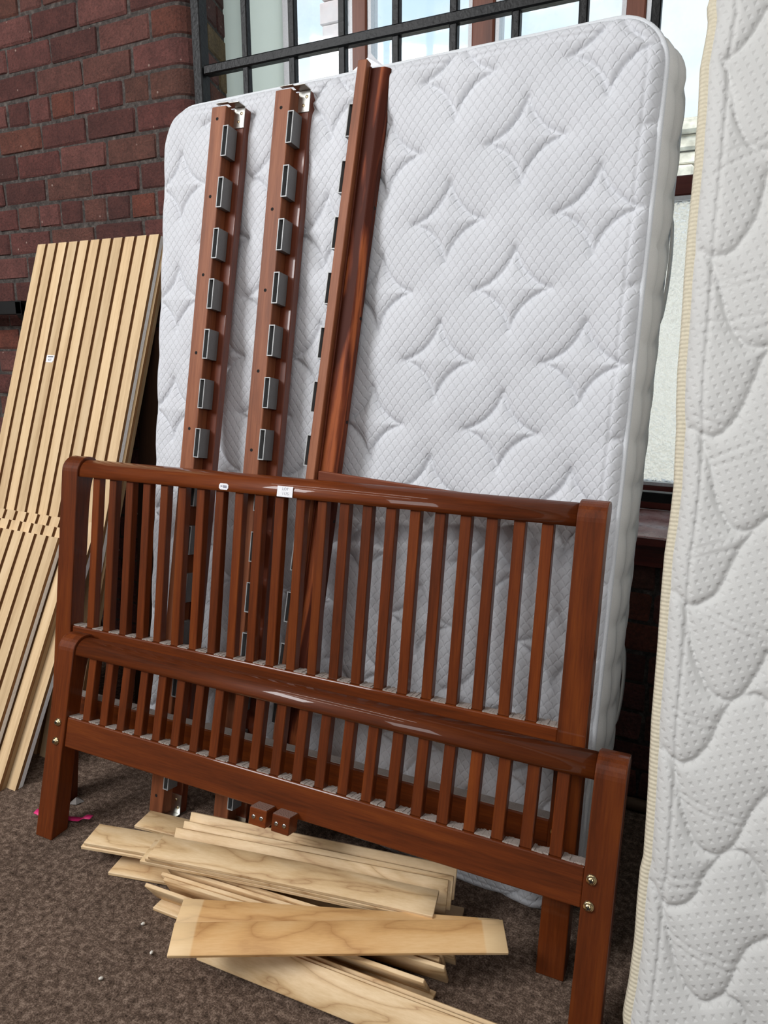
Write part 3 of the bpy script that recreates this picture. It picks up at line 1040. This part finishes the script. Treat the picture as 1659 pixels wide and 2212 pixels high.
# paper leaflet sticking up behind the mattress top
lf = empty('paper_sheet', frame_mat(-1.07, 1.945, 0.0, 0.05, 0.0, 1.90))
tag(lf, 'crumpled white paper sheet poking up behind the mattress top', 'paper')
pf = [(-0.07, 0, 0), (0.07, 0.004, 0), (0.062, 0.006, 0.070), (0.030, -0.004, 0.098), (0.012, -0.010, 0.119), (0.004, 0.002, 0.105), (-0.062, 0.006, 0.070)]
pb = [(x, y + 0.0015, z) for x, y, z in pf]
MB().add(pf + pb, [(0, 1, 2, 5), (2, 3, 5), (3, 4, 5), (0, 5, 6), (8, 7, 12, 9), (10, 9, 12), (11, 10, 12), (12, 7, 13)] + [(k, k + 7, (k + 1) % 7 + 7, (k + 1) % 7) for k in range(7)]).build('sheet', M['paper'], lf)

# stitch lines and edge shape of the right mattress, in its own plane (metres)
EDGE = [(-0.163, 1.893), (-0.157, 1.863), (-0.158, 1.839), (-0.162, 1.782), (-0.157, 1.708), (-0.155, 1.651), (-0.153, 1.618), (-0.152, 1.552), (-0.151, 1.487), (-0.148, 1.405), (-0.146, 1.372), (-0.143, 1.307), (-0.141, 1.241), (-0.136, 1.176), (-0.132, 1.143), (-0.128, 1.078), (-0.125, 1.037), (-0.125, 0.972), (-0.127, 0.914), (-0.125, 0.841), (-0.121, 0.751), (-0.119, 0.686), (-0.117, 0.62), (-0.112, 0.539), (-0.109, 0.491), (-0.106, 0.426), (-0.104, 0.377), (-0.107, 0.351), (-0.106, 0.302), (-0.103, 0.229), (-0.104, 0.154), (-0.108, 0.09)]
EDGE0 = -0.13
QUILT=[[(-0.074,1.859),(-0.081,1.843),(-0.090,1.824),(-0.102,1.805),(-0.114,1.791),(-0.127,1.784),(-0.135,1.780)],
 [(-0.132,1.774),(-0.124,1.756),(-0.116,1.728),(-0.106,1.687),(-0.098,1.665),(-0.086,1.642),(-0.072,1.624),(-0.060,1.618),(-0.048,1.616)],
 [(-0.044,1.574),(-0.050,1.514),(-0.063,1.479),(-0.083,1.447),(-0.101,1.439),(-0.118,1.439),(-0.137,1.450)],
 [(-0.124,1.441),(-0.110,1.420),(-0.096,1.381),(-0.084,1.341),(-0.069,1.310),(-0.050,1.287),(-0.031,1.280),(-0.013,1.283)],
 [(-0.013,1.275),(-0.020,1.255),(-0.032,1.210),(-0.042,1.177),(-0.057,1.146),(-0.074,1.129),(-0.090,1.127),(-0.105,1.132),(-0.118,1.139)],
 [(-0.115,1.139),(-0.103,1.128),(-0.090,1.101),(-0.080,1.077),(-0.072,1.052),(-0.062,1.014),(-0.047,0.988),(-0.030,0.972),(-0.011,0.972),(0.003,0.981),(0.016,0.998)],
 [(-0.005,0.968),(-0.018,0.943),(-0.031,0.905),(-0.043,0.869),(-0.055,0.852),(-0.068,0.841),(-0.081,0.834),(-0.095,0.836),(-0.112,0.852)],
 [(-0.100,0.839),(-0.089,0.817),(-0.081,0.787),(-0.070,0.747),(-0.056,0.717),(-0.043,0.698),(-0.028,0.687),(-0.014,0.684),(0.000,0.689),(0.010,0.700),(0.019,0.719),(0.032,0.749),(0.040,0.776)],
 [(0.014,0.698),(0.025,0.703),(0.034,0.702),(0.048,0.695)],
 [(0.010,0.699),(-0.004,0.685),(-0.013,0.667),(-0.021,0.644),(-0.029,0.613),(-0.042,0.586),(-0.056,0.571),(-0.072,0.563),(-0.090,0.569),(-0.101,0.579)],
 [(-0.089,0.565),(-0.076,0.536),(-0.066,0.504),(-0.051,0.465),(-0.038,0.438),(-0.021,0.426),(-0.005,0.424),(0.009,0.431),(0.026,0.455),(0.036,0.485),(0.045,0.513),(0.064,0.548)],
 [(0.009,0.431),(0.026,0.441),(0.041,0.441),(0.055,0.430),(0.069,0.413),(0.080,0.391)],
 [(0.009,0.430),(-0.006,0.404),(-0.017,0.378),(-0.024,0.351),(-0.038,0.330),(-0.058,0.318),(-0.075,0.319),(-0.094,0.344)],
 [(-0.082,0.323),(-0.068,0.294),(-0.056,0.258),(-0.043,0.220),(-0.028,0.197),(-0.011,0.182),(0.006,0.177),(0.021,0.188),(0.035,0.206),(0.045,0.239),(0.052,0.266),(0.064,0.294),(0.088,0.316)],
 [(0.021,0.188),(0.039,0.200),(0.057,0.195),(0.070,0.180),(0.078,0.163)]]
BANDS=[[(-0.129,1.603),(-0.115,1.612),(-0.096,1.622),(-0.079,1.628),(-0.069,1.627),(-0.050,1.636)],
 [(-0.129,1.577),(-0.115,1.589),(-0.094,1.599),(-0.067,1.610),(-0.048,1.615)],
 [(-0.134,1.379),(-0.100,1.392),(-0.060,1.403),(-0.027,1.410)],
 [(-0.131,1.370),(-0.092,1.381),(-0.025,1.394)],
 [(-0.126,1.321),(-0.074,1.327),(-0.019,1.337)],
 [(-0.124,1.302),(-0.084,1.308),(-0.050,1.308),(-0.017,1.315)],
 [(-0.105,1.177),(-0.080,1.168),(-0.050,1.157)],
 [(-0.117,1.161),(-0.091,1.152),(-0.060,1.146)],
 [(-0.083,1.086),(-0.050,1.104),(-0.012,1.121)],
 [(-0.077,1.077),(-0.037,1.089),(0.005,1.110)],
 [(-0.048,1.159),(-0.019,1.144),(0.002,1.135)],
 [(-0.055,1.149),(-0.024,1.131),(0.004,1.120)],
 [(-0.098,0.993),(-0.077,0.981),(-0.051,0.970),(-0.027,0.960)],
 [(-0.097,0.979),(-0.067,0.966),(-0.041,0.956)],
 [(-0.096,0.929),(-0.072,0.940),(-0.042,0.953)],
 [(-0.096,0.913),(-0.071,0.924),(-0.020,0.943)],
 [(-0.073,0.837),(-0.043,0.826),(-0.010,0.818),(0.036,0.812)],
 [(-0.094,0.827),(-0.059,0.818),(-0.008,0.802),(0.038,0.794)],
 [(-0.092,0.656),(-0.066,0.649),(-0.022,0.645)],
 [(-0.091,0.642),(-0.056,0.634),(-0.026,0.628)],
 [(-0.071,0.513),(-0.040,0.506),(0.002,0.499),(0.039,0.496)],
 [(-0.065,0.501),(-0.028,0.490),(0.034,0.484)],
 [(-0.080,0.371),(-0.051,0.371),(-0.018,0.381)],
 [(-0.081,0.357),(-0.054,0.355),(-0.020,0.364)],
 [(-0.061,0.274),(-0.023,0.264),(0.013,0.260),(0.047,0.257)],
 [(-0.056,0.258),(-0.011,0.248),(0.045,0.243)]]
# loose slats: rear edge start, heading, pitch, roll
SLATS=[
   ('S7', [-1.3123, 1.1162, 0.0095], 0.2339, 0.0, 0) ,
   ('S7b', [-1.1401, 1.2079, 0.0095], 0.2044, 0.0, 0) ,
   ('S3b', [-1.4014, 1.1151, 0.055], 0.261, -0.0228, 4) ,
   ('S3a', [-1.394, 1.1185, 0.066], 0.256, -0.0232, 4) ,
   ('S4', [-1.3557, 1.2518, 0.034], 0.137, -0.0054, 0) ,
   ('far', [-1.1504, 1.1887, 0.135], 0.1858, 0.0, 62) ,
   ('b1', [-1.1488, 1.1624, 0.128], 0.194, -0.0044, 62) ,
   ('b2', [-1.1532, 1.1382, 0.124], 0.2128, -0.003, 62) ,
   ('S2c', [-1.188, 1.1051, 0.101], 0.2111, -0.0059, 6) ,
   ('S2b', [-1.1725, 1.1066, 0.1115], 0.2105, -0.0068, 6) ,
   ('S2', [-1.161, 1.1053, 0.122], 0.2161, -0.0075, 6) ,
   ('e1', [-1.1032, 1.0827, 0.0735], 0.1052, 0.0, 116) ,
   ('e2', [-1.1186, 1.0675, 0.0735], 0.0992, 0.0, 116) ,
   ('e3', [-1.1168, 1.0455, 0.0735], 0.1102, 0.0, 116) ,
   ('e4', [-1.1004, 1.0349, 0.0735], 0.1051, 0.0, 116) ,
   ('e6', [-1.1246, 1.0029, 0.072], 0.084, 0.0, 122) ,
   ('S8', [-1.1207, 1.0839, 0.0095], 0.0403, 0.0, 0) ,
   ('S1b', [-0.9859, 0.9814, 0.1131], 0.4139, -0.0169, 12) ,
   ('S1', [-0.9466, 0.9132, 0.1241], 0.5133, -0.0186, 14) ,
   ('g1', [-0.9329, 0.9906, 0.0651], 0.0649, 0.0, 50) ,
   ('g2', [-0.9216, 1.0013, 0.062], 0.0649, 0.0, 50) ,
   ('g3', [-0.9439, 1.0059, 0.0543], 0.0649, 0.0, 50) ,
   ('g4', [-0.8898, 1.0213, 0.0535], 0.0649, 0.0, 50) ,
]

# the mattress at the right, nearer the camera
m2 = empty('mattress', frame_mat(EDGE0, 1.12, 0.24))
tag(m2, 'off-white mattress with cream piped edge and curved quilting at the right of the picture', 'mattress')
W2, H2, T2 = 1.35, 1.98, 0.24
ez = np.array([p[1] for p in EDGE][::-1])
ex = np.array([p[0] for p in EDGE][::-1]) - EDGE0
ez = np.concatenate([[0.0], ez, [2.1]])
ex = np.concatenate([[ex[0]], ex, [ex[-1]]])


def shift2(z):
    return np.interp(z, ez, ex)


q2, b2 = [], []
for k in range(6):
    for c in QUILT:
        q2.append(smooth_curve([(p[0] - EDGE0 + 0.0 + 0.235 * k, p[1] + (0.0 if k % 2 == 0 else 0.16)) for p in c]))
    for c in BANDS:
        b2.append(smooth_curve([(p[0] - EDGE0 + 0.235 * k, p[1] + (0.0 if k % 2 == 0 else 0.16)) for p in c]))


def h2(X, Z):
    Xs = X + shift2(Z) * np.clip(1 - X / 0.5, 0, 1)
    d = np.minimum(curve_dist(Xs, Z, q2, 0.07), 0.07)
    b = np.minimum(curve_dist(Xs, Z, b2, 0.02), 0.02)
    return 0.0095 * (1 - np.exp(-d / 0.0055)) + 0.005 * np.minimum(d / 0.05, 1) - 0.0022 * np.exp(-(b / 0.0028) ** 2)


xs2 = np.concatenate([np.linspace(0, 0.42, 150), np.linspace(0.425, W2, 110)])
mattress(m2, W2, H2, T2, 0.10, 0.24, xs2, np.linspace(0, H2, 560), h2, M['matt2_face'], M['matt_side'], M['matt2_pipe'], shift2, pipe_r=0.0125, seam=0.034, bulge=0.35)


# ------------------------------------------------------------------ bed head and foot
BW = 1.43
PW = 0.0568


def post_profile(h, d, lean):
    """side view: (depth, height)"""
    pts = [(0.0, 0.0)]
    r = 0.042
    for k in range(9):
        a = math.pi - math.pi / 2 * k / 8
        pts.append((r + r * math.cos(a), h - r + r * math.sin(a)))
    for k in range(1, 7):
        a = math.pi / 2 - math.pi * 0.62 * k / 6
        pts.append((0.050 + 0.021 * math.cos(a), h - 0.021 + 0.021 * math.sin(a)))
    pts += [(d + 0.006, h - 0.062), (d + 0.001, h - 0.085), (d - 0.002, h - 0.14), (d - 0.004, h * 0.55), (d, 0.12), (d + 0.002, math.tan(lean) * (d + 0.002))]
    return pts


def rail_profile(u0, u1, d0=0.006, d1=0.062):
    r = 0.036
    pts = [(d0, u0)]
    for k in range(9):
        a = math.pi - math.pi / 2 * k / 8
        pts.append((d0 + r + r * math.cos(a), u1 - r + r * math.sin(a)))
    for k in range(0, 6):
        a = math.pi / 2 - math.pi / 2 * k / 5
        pts.append((d1 - 0.016 + 0.016 * math.cos(a), u1 - 0.016 + 0.016 * math.sin(a)))
    pts.append((d1, u0))
    return pts


def bolt(parent, a, u, y=0.0, s=1.0):
    b = MB().lathe([(0.0105 * s, 0.0), (0.0105 * s, -0.0015), (0.0085 * s, -0.0035), (0.0078 * s, -0.0038), (0.007 * s, -0.0065), (0.004 * s, -0.0085), (0.0006, -0.009)], 'y', seg=16)
    o = b.build('bolt', M['brass'], parent, (a, y, u))
    x = MB().box(-0.0042 * s, 0.0042 * s, -0.0093, -0.0086, -0.0008, 0.0008).box(-0.0008, 0.0008, -0.0094, -0.0086, -0.0042 * s, 0.0042 * s)
    o2 = x.build('cross_slot', M['hole'], o)
    o2.rotation_euler.y = random.uniform(0, 1)
    return o


def dust_strip(parent, u, d0, d1, gaps):
    b = MB()
    for x0, x1 in gaps:
        n = 6
        for i in range(n):
            xa, xb = x0 + (x1 - x0) * i / n, x0 + (x1 - x0) * (i + 1) / n
            j = random.uniform(0, 0.006)
            b.box(xa, xb, d0 + random.uniform(0.0, 0.002), d1 - j, u - 0.0005, u + random.uniform(0.0012, 0.003))
    o = b.build('dust', M['dust'], parent)
    o['kind'] = 'stuff'
    return o


def bed_board(name, mat4, H, lean, rail_u0, rail_u1, slat_u0, lower, mid, label):
    t = empty(name, mat4)
    tag(t, label, 'bed end')
    prof = post_profile(H, 0.050, lean)
    pm = MB().prism(prof, 'x', 0, PW).mesh('post', M['red_z'], bevel=0.0025, seg=2)
    for p in pm.polygons: p.use_smooth = False
    link('post', pm, t, (0, 0, 0))
    link('post', pm, t, (BW - PW, 0, 0))
    rp = rail_profile(rail_u0, rail_u1)
    b = MB().prism(rp, 'x', PW, BW - PW)
    b.s = [True] * len(rp) + [False, False]
    b.build('top_rail', M['red_x'], t)
    MB().box(PW, BW - PW, 0.006, 0.044, lower[0], lower[1]).build('lower_rail', M['red_x'], t, bevel=0.003)
    if mid:
        MB().box(PW, BW - PW, 0.006, 0.044, mid[0], mid[1]).build('middle_rail', M['red_x'], t, bevel=0.003)
    sm = MB().box(-0.012, 0.012, 0.013, 0.035, slat_u0, rail_u0 + 0.004).mesh('slat', M['red_z'], bevel=0.0015, seg=1)
    pitch = 0.0573
    cs = [BW / 2 + (i - 10.5) * pitch for i in range(22)]
    for c in cs:
        link('slat', sm, t, (c, 0, 0))
    ed = [PW] + [v for c in cs for v in (c - 0.0125, c + 0.0125)] + [BW - PW]
    gaps = [(ed[i], ed[i + 1]) for i in range(0, len(ed), 2)]
    dust_strip(t, slat_u0 + 0.0005, 0.009, 0.043, gaps)
    if mid:
        dust_strip(t, lower[1] + 0.0005, 0.009, 0.043, [(PW + 0.002, BW - PW - 0.002)])
    for u in (0.302, 0.253):
        for a in (0.033, 1.388):
            bolt(t, a, u)
    return t


LH_, LF_ = 0.172, 0.2639
hb_ = bed_board('headboard', frame_mat(-1.6753, 1.1819, LH_, 0.0513), 0.970, LH_, 0.9158, 0.962, 0.5095, (0.2423, 0.3192), (0.462, 0.5095),
                'tall red-brown wooden slatted headboard with rounded top rail leaning behind the footboard')
fb_ = bed_board('footboard', frame_mat(-1.5829, 1.0705, LF_, 0.043), 0.530, LF_, 0.4805, 0.523, 0.3192, (0.2423, 0.3192), None,
                'short red-brown wooden slatted footboard in front, behind the pile of pale slats')
# blocks under the footboard rail
for a in (0.682, 0.741):
    bk = MB().box(a - 0.0225, a + 0.0225, -0.030, 0.006, 0.218, 0.256).build('corner_block', M['red_x'], fb_, bevel=0.0015, seg=1)
    dl = MB().box(a - 0.021, a + 0.021, -0.029, 0.004, 0.2561, 0.2575).build('dust', M['dust_brown'], bk)
    for q in (-0.010, 0.010):
        s = MB().lathe([(0.0048, 0.0), (0.0048, -0.0012), (0.001, -0.0005)], 'y', seg=10).build('screw', M['steel'], bk, (a + q, -0.030, 0.237))
# stickers on the headboard rail


def sticker(parent, pts, a, u, y, lean, name='sticker'):
    m4 = Matrix.Translation((a, y, u)) @ Matrix.Rotation(lean, 4, 'X')
    o = MB().prism(pts, 'y', -0.0004, 0.0004).build(name, M['paper'], parent)
    o.matrix_local = m4
    return o


TXT = Matrix.Rotation(math.pi / 2, 4, 'X')
s1 = sticker(hb_, [(-0.0135, -0.004), (-0.010, -0.0075), (0.010, -0.0075), (0.0135, -0.003), (0.0135, 0.004), (0.010, 0.0075), (-0.010, 0.0075), (-0.0135, 0.003)], 0.531, 0.927, 0.0052, 0.0)
MB().box(-0.002, 0.009, -0.0007, -0.0004, -0.003, 0.003).box(-0.009, -0.004, -0.0007, -0.0004, -0.001, 0.002).build('smudged_print', M['ink'], s1)
s2 = sticker(hb_, [(-0.021, -0.0125), (0.021, -0.0125), (0.021, 0.0125), (-0.021, 0.0125)], 0.705, 0.929, 0.0042, -0.08)
lettering('lettering', 'LOT', 0.009, M['ink'], s2, Matrix.Translation((0.001, -0.0006, 0.006)) @ TXT)
lettering('lettering', '1175', 0.009, M['ink'], s2, Matrix.Translation((0.002, -0.0006, -0.005)) @ TXT)


# ------------------------------------------------------------------ bed side rails with slat holders
def holder_mesh(w=0.0165, d=0.036, h=0.0755, t=0.0022):
    """hollow plastic sleeve, opening towards -Y"""
    b = MB()
    b.box(0, w, 0.0, d, 0, h, 0)
    me = MB()
    # outer shell as four walls with a rounded rim, plus a dark back wall
    me.box(0, t, 0, d, 0, h).box(w - t, w, 0, d, 0, h).box(t, w - t, 0, d, 0, t).box(t, w - t, 0, d, h - t, h)
    me.box(t, w - t, d - 0.010, d, t, h - t, 2)
    # lighter rim
    r = 0.0008
    me.box(-0.0003, t, -r, 0.0006, -0.0003, h + .0003, 1).box(w - t, w + .0003, -r, 0.0006, -0.0003, h + .0003, 1)
    me.box(t, w - t, -r, 0.0006, -0.0003, t, 1).box(t, w - t, -r, 0.0006, h - t, h + .0003, 1)
    return me.mesh('slat_holder', [M['holder'], M['holder_in'], M['slot_dark']])


HOLD = holder_mesh()


def hole(parent, loc, axis='y', r=0.0042):
    MB().lathe([(r, -0.0003), (r, 0.0004)], axis, seg=12).build('bolt_hole', M['hole'], parent, loc)


def bracket(parent, a0, u, flip=1):
    """bent steel hook plate at a rail end"""
    b = MB()
    b.box(a0, a0 + 0.0335, 0.0335, 0.0358, u - 0.052 * flip if flip > 0 else u, u if flip > 0 else u + 0.052)
    z0, z1 = (u, u + 0.0022) if flip > 0 else (u - 0.0022, u)
    b.box(a0 - 0.004, a0 + 0.0335, 0.008, 0.0358, z0, z1)
    for (p, q) in ((0.0, 0.010), (0.024, 0.033)):
        b.box(a0 - 0.036, a0 + 0.002, 0.002 + p, 0.002 + q, z0, z1)
    o = b.build('hook_bracket', M['steel'], parent, bevel=0.0008, seg=1)
    for (x, z) in ((0.024, -0.016), (0.016, -0.036)):
        MB().lathe([(0.0042, 0.0), (0.0035, -0.0014), (0.001, -0.001)], 'y', seg=10).build('screw', M['brass'], o, (a0 + x, 0.0335, u + z * flip))


def side_rail(mat4, L, label, first_top, hole_us):
    t = empty('side_rail', mat4)
    tag(t, label, 'bed rail', 'side rails leaning on the mattress')
    LW, LD, BWD = 0.0465, 0.036, 0.0785
    MB().box(0, LW, 0, LD, 0.012, L - 0.004).build('ledge', M['rail_z'], t, bevel=0.0015, seg=1)
    zb = math.tan(0.192) * 0.06
    MB().box(0.0, BWD, LD, LD + 0.025, 0.012, L + 0.004).build('board', M['rail_board'], t, bevel=0.002, seg=1)
    n = 0
    u = first_top
    while u - 0.0755 > 0.05 and n < 15:
        link('slat_holder', HOLD, t, (LW - 0.002, -0.002, u - 0.0755))
        u -= 0.1277
        n += 1
    for hu in hole_us:
        hole(t, (0.021, -0.0001, hu))
    bracket(t, LW + 0.0005 - 0.001, L + 0.004, 1)
    bracket(t, LW + 0.0005 - 0.001, 0.0125, -1)
    return t


def rail_mat(xb, xt, L):
    """rail leaning parallel to the wall with its foot at xb and its head at xt"""
    return frame_mat(xb, 1.27, 0.192, 0.0, -math.atan2(xt - xb, L), 0.0)


side_rail(rail_mat(-1.384, -1.345, 1.88), 1.877, 'reddish wooden bed side rail with grey slat holders, nearest the brick wall', 1.822, (1.842, 1.648, 1.450, 1.250, 1.053, 0.855, 0.06))
side_rail(rail_mat(-1.166, -1.148, 1.89), 1.889, 'reddish wooden bed side rail with grey slat holders, second from the brick wall', 1.830, (1.842, 1.600, 1.404, 1.206, 1.01, 0.81, 0.06))

# centre rail seen from its grooved side
cr = empty('centre_rail', rail_mat(-1.018, -0.921, 1.92))
tag(cr, 'grooved reddish wooden bed rail with bold grain, leaning right of two side rails', 'bed rail', 'side rails leaning on the mattress')
MB().box(0, 0.0245, 0.0, 0.020, 0.012, 1.922).build('strip', M['rail_z'], cr, bevel=0.0015, seg=1)
MB().prism([(0.0, 0.020), (0.060, 0.020), (0.072, 0.030), (0.072, 0.048), (0.0, 0.048)], 'z', 0.012, 1.912).build('board', M['rail_pine'], cr, bevel=0.0015, seg=1)
MB().box(0.0245, 0.029, 0.014, 0.0205, 0.012, 1.912).build('moulding', M['rail_board'], cr, bevel=0.001, seg=1)
u = 1.832
while u - 0.0755 > 0.05:
    o = link('slat_holder', HOLD, cr, (-0.0170, 0.012, u - 0.0755))
    u -= 0.1288
for hu in (1.845, 1.60, 1.345, 1.10, 0.86, 0.61):
    hole(cr, (0.0722, 0.039, hu), 'x')

# batten lying behind the headboard rail
bt = empty('batten', Matrix.Translation((-0.938, 1.4575, 0.929)) @ Matrix.Rotation(0.045, 4, 'Z') @ Matrix.Rotation(0.062, 4, 'Y'))
tag(bt, 'reddish wooden batten lying across behind the top rail of the headboard', 'batten')
MB().box(0, 0.50, 0, 0.011, 0.0, 0.026).build('beam', M['batten'], bt, bevel=0.002, seg=1)


# ------------------------------------------------------------------ slatted oak panels
def panel(mat4, W, H, nsl, pitch, sw, label, group, edge=True):
    t = empty('slatted_panel', mat4)
    tag(t, label, 'panel', group)
    st_, ft, bk = 0.008, 0.002, 0.014
    MB().box(0, W, st_, st_ + ft, 0, H).build('felt', M['felt'], t)
    MB().box(0, W, st_ + ft, st_ + ft + bk, 0, H, mf=None).build('backing', [M['white_edge']] if edge else [M['raw_edge']], t, bevel=0.001, seg=1)
    me = MB().box(0, sw, 0, st_, 0, H, mf=[0, 0, 0, 1, 1, 1]).mesh('slat', [M['oak'], M['slat_side']])
    for i in range(nsl):
        link('slat', me, t, (W - sw - i * pitch, 0, 0))
    return t


PG = 'slatted panels stacked against the wall'
AP, AS = 0.0551, 0.0395
panel(frame_mat(-1.807 - 0.5782, 1.33, 0.34), 0.5782, 1.690, 11, 0.0538, 0.0402, 'tallest oak slatted panel bearing a small white sticker, against the brick wall', PG)
panel(frame_mat(-1.800 - 0.5782, 1.36, 0.34), 0.5782, 1.672, 11, 0.0538, 0.0402, 'tall oak slatted panel hidden directly behind the tallest stickered panel', PG, False)
lp = [(1.172, -1.802, 0.800, True, 'short oak slatted panel at the back of the low front stack'),
      (1.143, -1.838, 0.778, False, 'short oak slatted panel in the middle of the low front stack'),
      (1.114, -1.884, 0.757, True, 'short oak slatted panel at the front of the low front stack')]
for y0, xr, h, e, lab in lp:
    panel(frame_mat(xr - 0.5782, y0, 0.48), 0.5782, h, 11, 0.0538, 0.0402, lab, PG, e)
# sticker on the tall panel
tp = [o for o in bpy.data.objects if o.name == 'slatted_panel'][0]
sx = 0.5782 - 0.0402 - 7 * 0.0538
s3 = sticker(tp, [(0.001, -0.012), (0.032, -0.013), (0.038, -0.006), (0.040, 0.012), (0.001, 0.013)], sx, 1.270, -0.0005, 0.0)
lettering('lettering', '627', 0.010, M['ink_dark'], s3, Matrix.Translation((0.020, -0.0006, -0.004)) @ TXT)
MB().box(0.008, 0.034, -0.0007, -0.0004, 0.005, 0.0085).build('smudged_print', M['ink_dark'], s3)
# dark board between the panels and the mattress
db = empty('dark_board', frame_mat(-1.88, 1.70, 0.12))
tag(db, 'dark brown board leaning on the wall between slatted panels and mattress', 'board')
MB().box(0, 0.24, 0, 0.018, 0.004, 1.30).build('board', M['dark_board'], db, bevel=0.002, seg=1)

# ------------------------------------------------------------------ loose sprung slats on the carpet
SL, SWD, STH = 0.66, 0.068, 0.0085


def sprung(mat, bow):
    b = MB()
    n = 14
    top, bot = [], []
    for i in range(n + 1):
        x = SL * i / n
        z = bow * (1 - (2 * x / SL - 1) ** 2)
        top.append((x, z)); bot.append((x, z - STH))
    prof = top + bot[::-1]
    b.prism(prof, 'y', 0, SWD)
    b.s = [True] * len(prof) + [False, False]
    return b.mesh('sprung_slat', mat, bevel=0.0012, seg=1, angle=60)


SLM = {('birch', 0): sprung(M['birch'], 0.004), ('birch', 1): sprung(M['birch'], 0.0), ('birch_b', 0): sprung(M['birch_b'], 0.002)}
SLAB = {
 'S7': 'pale birch slat lying flat on the carpet at the pile left edge',
 'S7b': 'pale birch slat flat on the carpet under the pile, its end below the stacked slats',
 'S3b': 'lower of two birch slats jutting out furthest left from the pile',
 'S3a': 'upper of two birch slats jutting out furthest left from the pile',
 'S4': 'birch slat with squared left end, near the left side rail foot',
 'far': 'birch slat farthest back in the pile, under the footboard',
 'b1': 'birch slat on edge in the back of the pile, rear of two',
 'b2': 'birch slat on edge in the back of the pile, front of two',
 'S2c': 'lowest birch slat beneath the knotty slat in the pile middle',
 'S2b': 'birch slat directly beneath the knotty slat in the pile middle',
 'S2': 'knotty swirling-grained birch slat on top of the pile middle',
 'e1': 'birch slat on edge, rearmost of the four-slat bundle crossing the pile',
 'e2': 'birch slat on edge, second from rear in the bundle crossing the pile',
 'e3': 'birch slat on edge, third from rear in the bundle crossing the pile',
 'e4': 'birch slat on edge, frontmost of the four-slat bundle crossing the pile',
 'e6': 'single birch slat on edge just in front of the four-slat bundle',
 'S8': 'birch slat flat on the carpet, its end just past the front bundle',
 'S1b': 'golden slat fanned out just behind the top front slat',
 'S1': 'golden slat lying topmost at the front of the pile',
 'g1': 'front lowest slat of the tilted bundle nearest the camera',
 'g2': 'second slat of the tilted bundle nearest the camera',
 'g3': 'third slat of the tilted bundle nearest the camera',
 'g4': 'rear slat of the tilted bundle nearest the camera',
}
for nm, P, az, pit, roll in SLATS:
    warm = nm in ('S1', 'S1b')
    me = SLM[('birch_b', 0)] if warm else SLM[('birch', 0 if roll < 40 else 1)]
    o = link('sprung_slat', me)
    d = Vector((math.cos(az) * math.cos(pit), math.sin(az) * math.cos(pit), math.sin(pit)))
    h = d.cross(Vector((0, 0, 1))).normalized()
    up = h.cross(d)
    ph = math.radians(roll)
    w = h * math.cos(ph) - up * math.sin(ph)
    nn = d.cross(w).normalized()
    # local X = length, local Y = away from w, local Z = face normal (upwards)
    yv = -w
    zv = d.cross(yv)
    org = Vector(P) + w * SWD
    o.matrix_world = Matrix(((d.x, yv.x, zv.x, org.x), (d.y, yv.y, zv.y, org.y), (d.z, yv.z, zv.z, org.z), (0, 0, 0, 1)))
    tag(o, SLAB[nm], 'bed slat', 'loose sprung slats piled on the carpet')

# ------------------------------------------------------------------ bits on the carpet
vs, fs = [], []
rib = [(-1.655, 1.135, 0.012), (-1.64, 1.118, 0.020), (-1.61, 1.128, 0.006), (-1.56, 1.150, 0.004), (-1.52, 1.160, 0.008), (-1.505, 1.165, 0.018), (-1.49, 1.172, 0.016)]
for (x, y, z) in rib:
    vs += [(x, y - 0.007, z), (x, y + 0.007, z + 0.003), (x, y + 0.007, z + 0.0038), (x, y - 0.007, z + 0.0008)]
for k in range(len(rib) - 1):
    for q in range(4):
        r_ = (q + 1) % 4
        fs.append((k * 4 + q, k * 4 + r_, k * 4 + 4 + r_, k * 4 + 4 + q))
fs += [(0, 1, 2, 3), tuple(4 * (len(rib) - 1) + k for k in (3, 2, 1, 0))]
o = MB().add(vs, fs, 0, True).build('ribbon', M['pink'])
tag(o, 'bright pink ribbon on the carpet behind the left footboard leg', 'ribbon')
CR = [((-1.106, 0.975), 'white crumb on the carpet, largest, beside the pile'), ((-1.032, 0.925), 'white crumb on the carpet, near the golden front slat'), ((-1.075, 0.83), 'white crumb on the carpet, closest to the picture bottom')]
for (x, y), lab in CR:
    b = MB().lathe([(0.0005, -0.004), (0.003, -0.002), (0.0035, 0.001), (0.001, 0.004)], 'z', seg=7)
    o = b.build('crumb', M['crumb'], None, (x, y, 0.004))
    o.rotation_euler = (0.9, 0.3, random.uniform(0, 3))
    o.scale.x = 1.6
    tag(o, lab, 'crumb', 'white crumbs on the carpet')
sc_ = MB().add([(0, 0, 0), (0.025, 0.006, 0.002), (0.03, 0.03, 0.0), (0.006, 0.028, 0.008), (0.014, 0.016, 0.016)], [(0, 1, 4), (1, 2, 4), (2, 3, 4), (3, 0, 4), (0, 3, 2, 1)])
o = sc_.build('scrap', M['scrap'], None, (-1.615, 1.20, 0.001))
tag(o, 'crumpled grey scrap on the carpet by the headboard left leg', 'scrap')
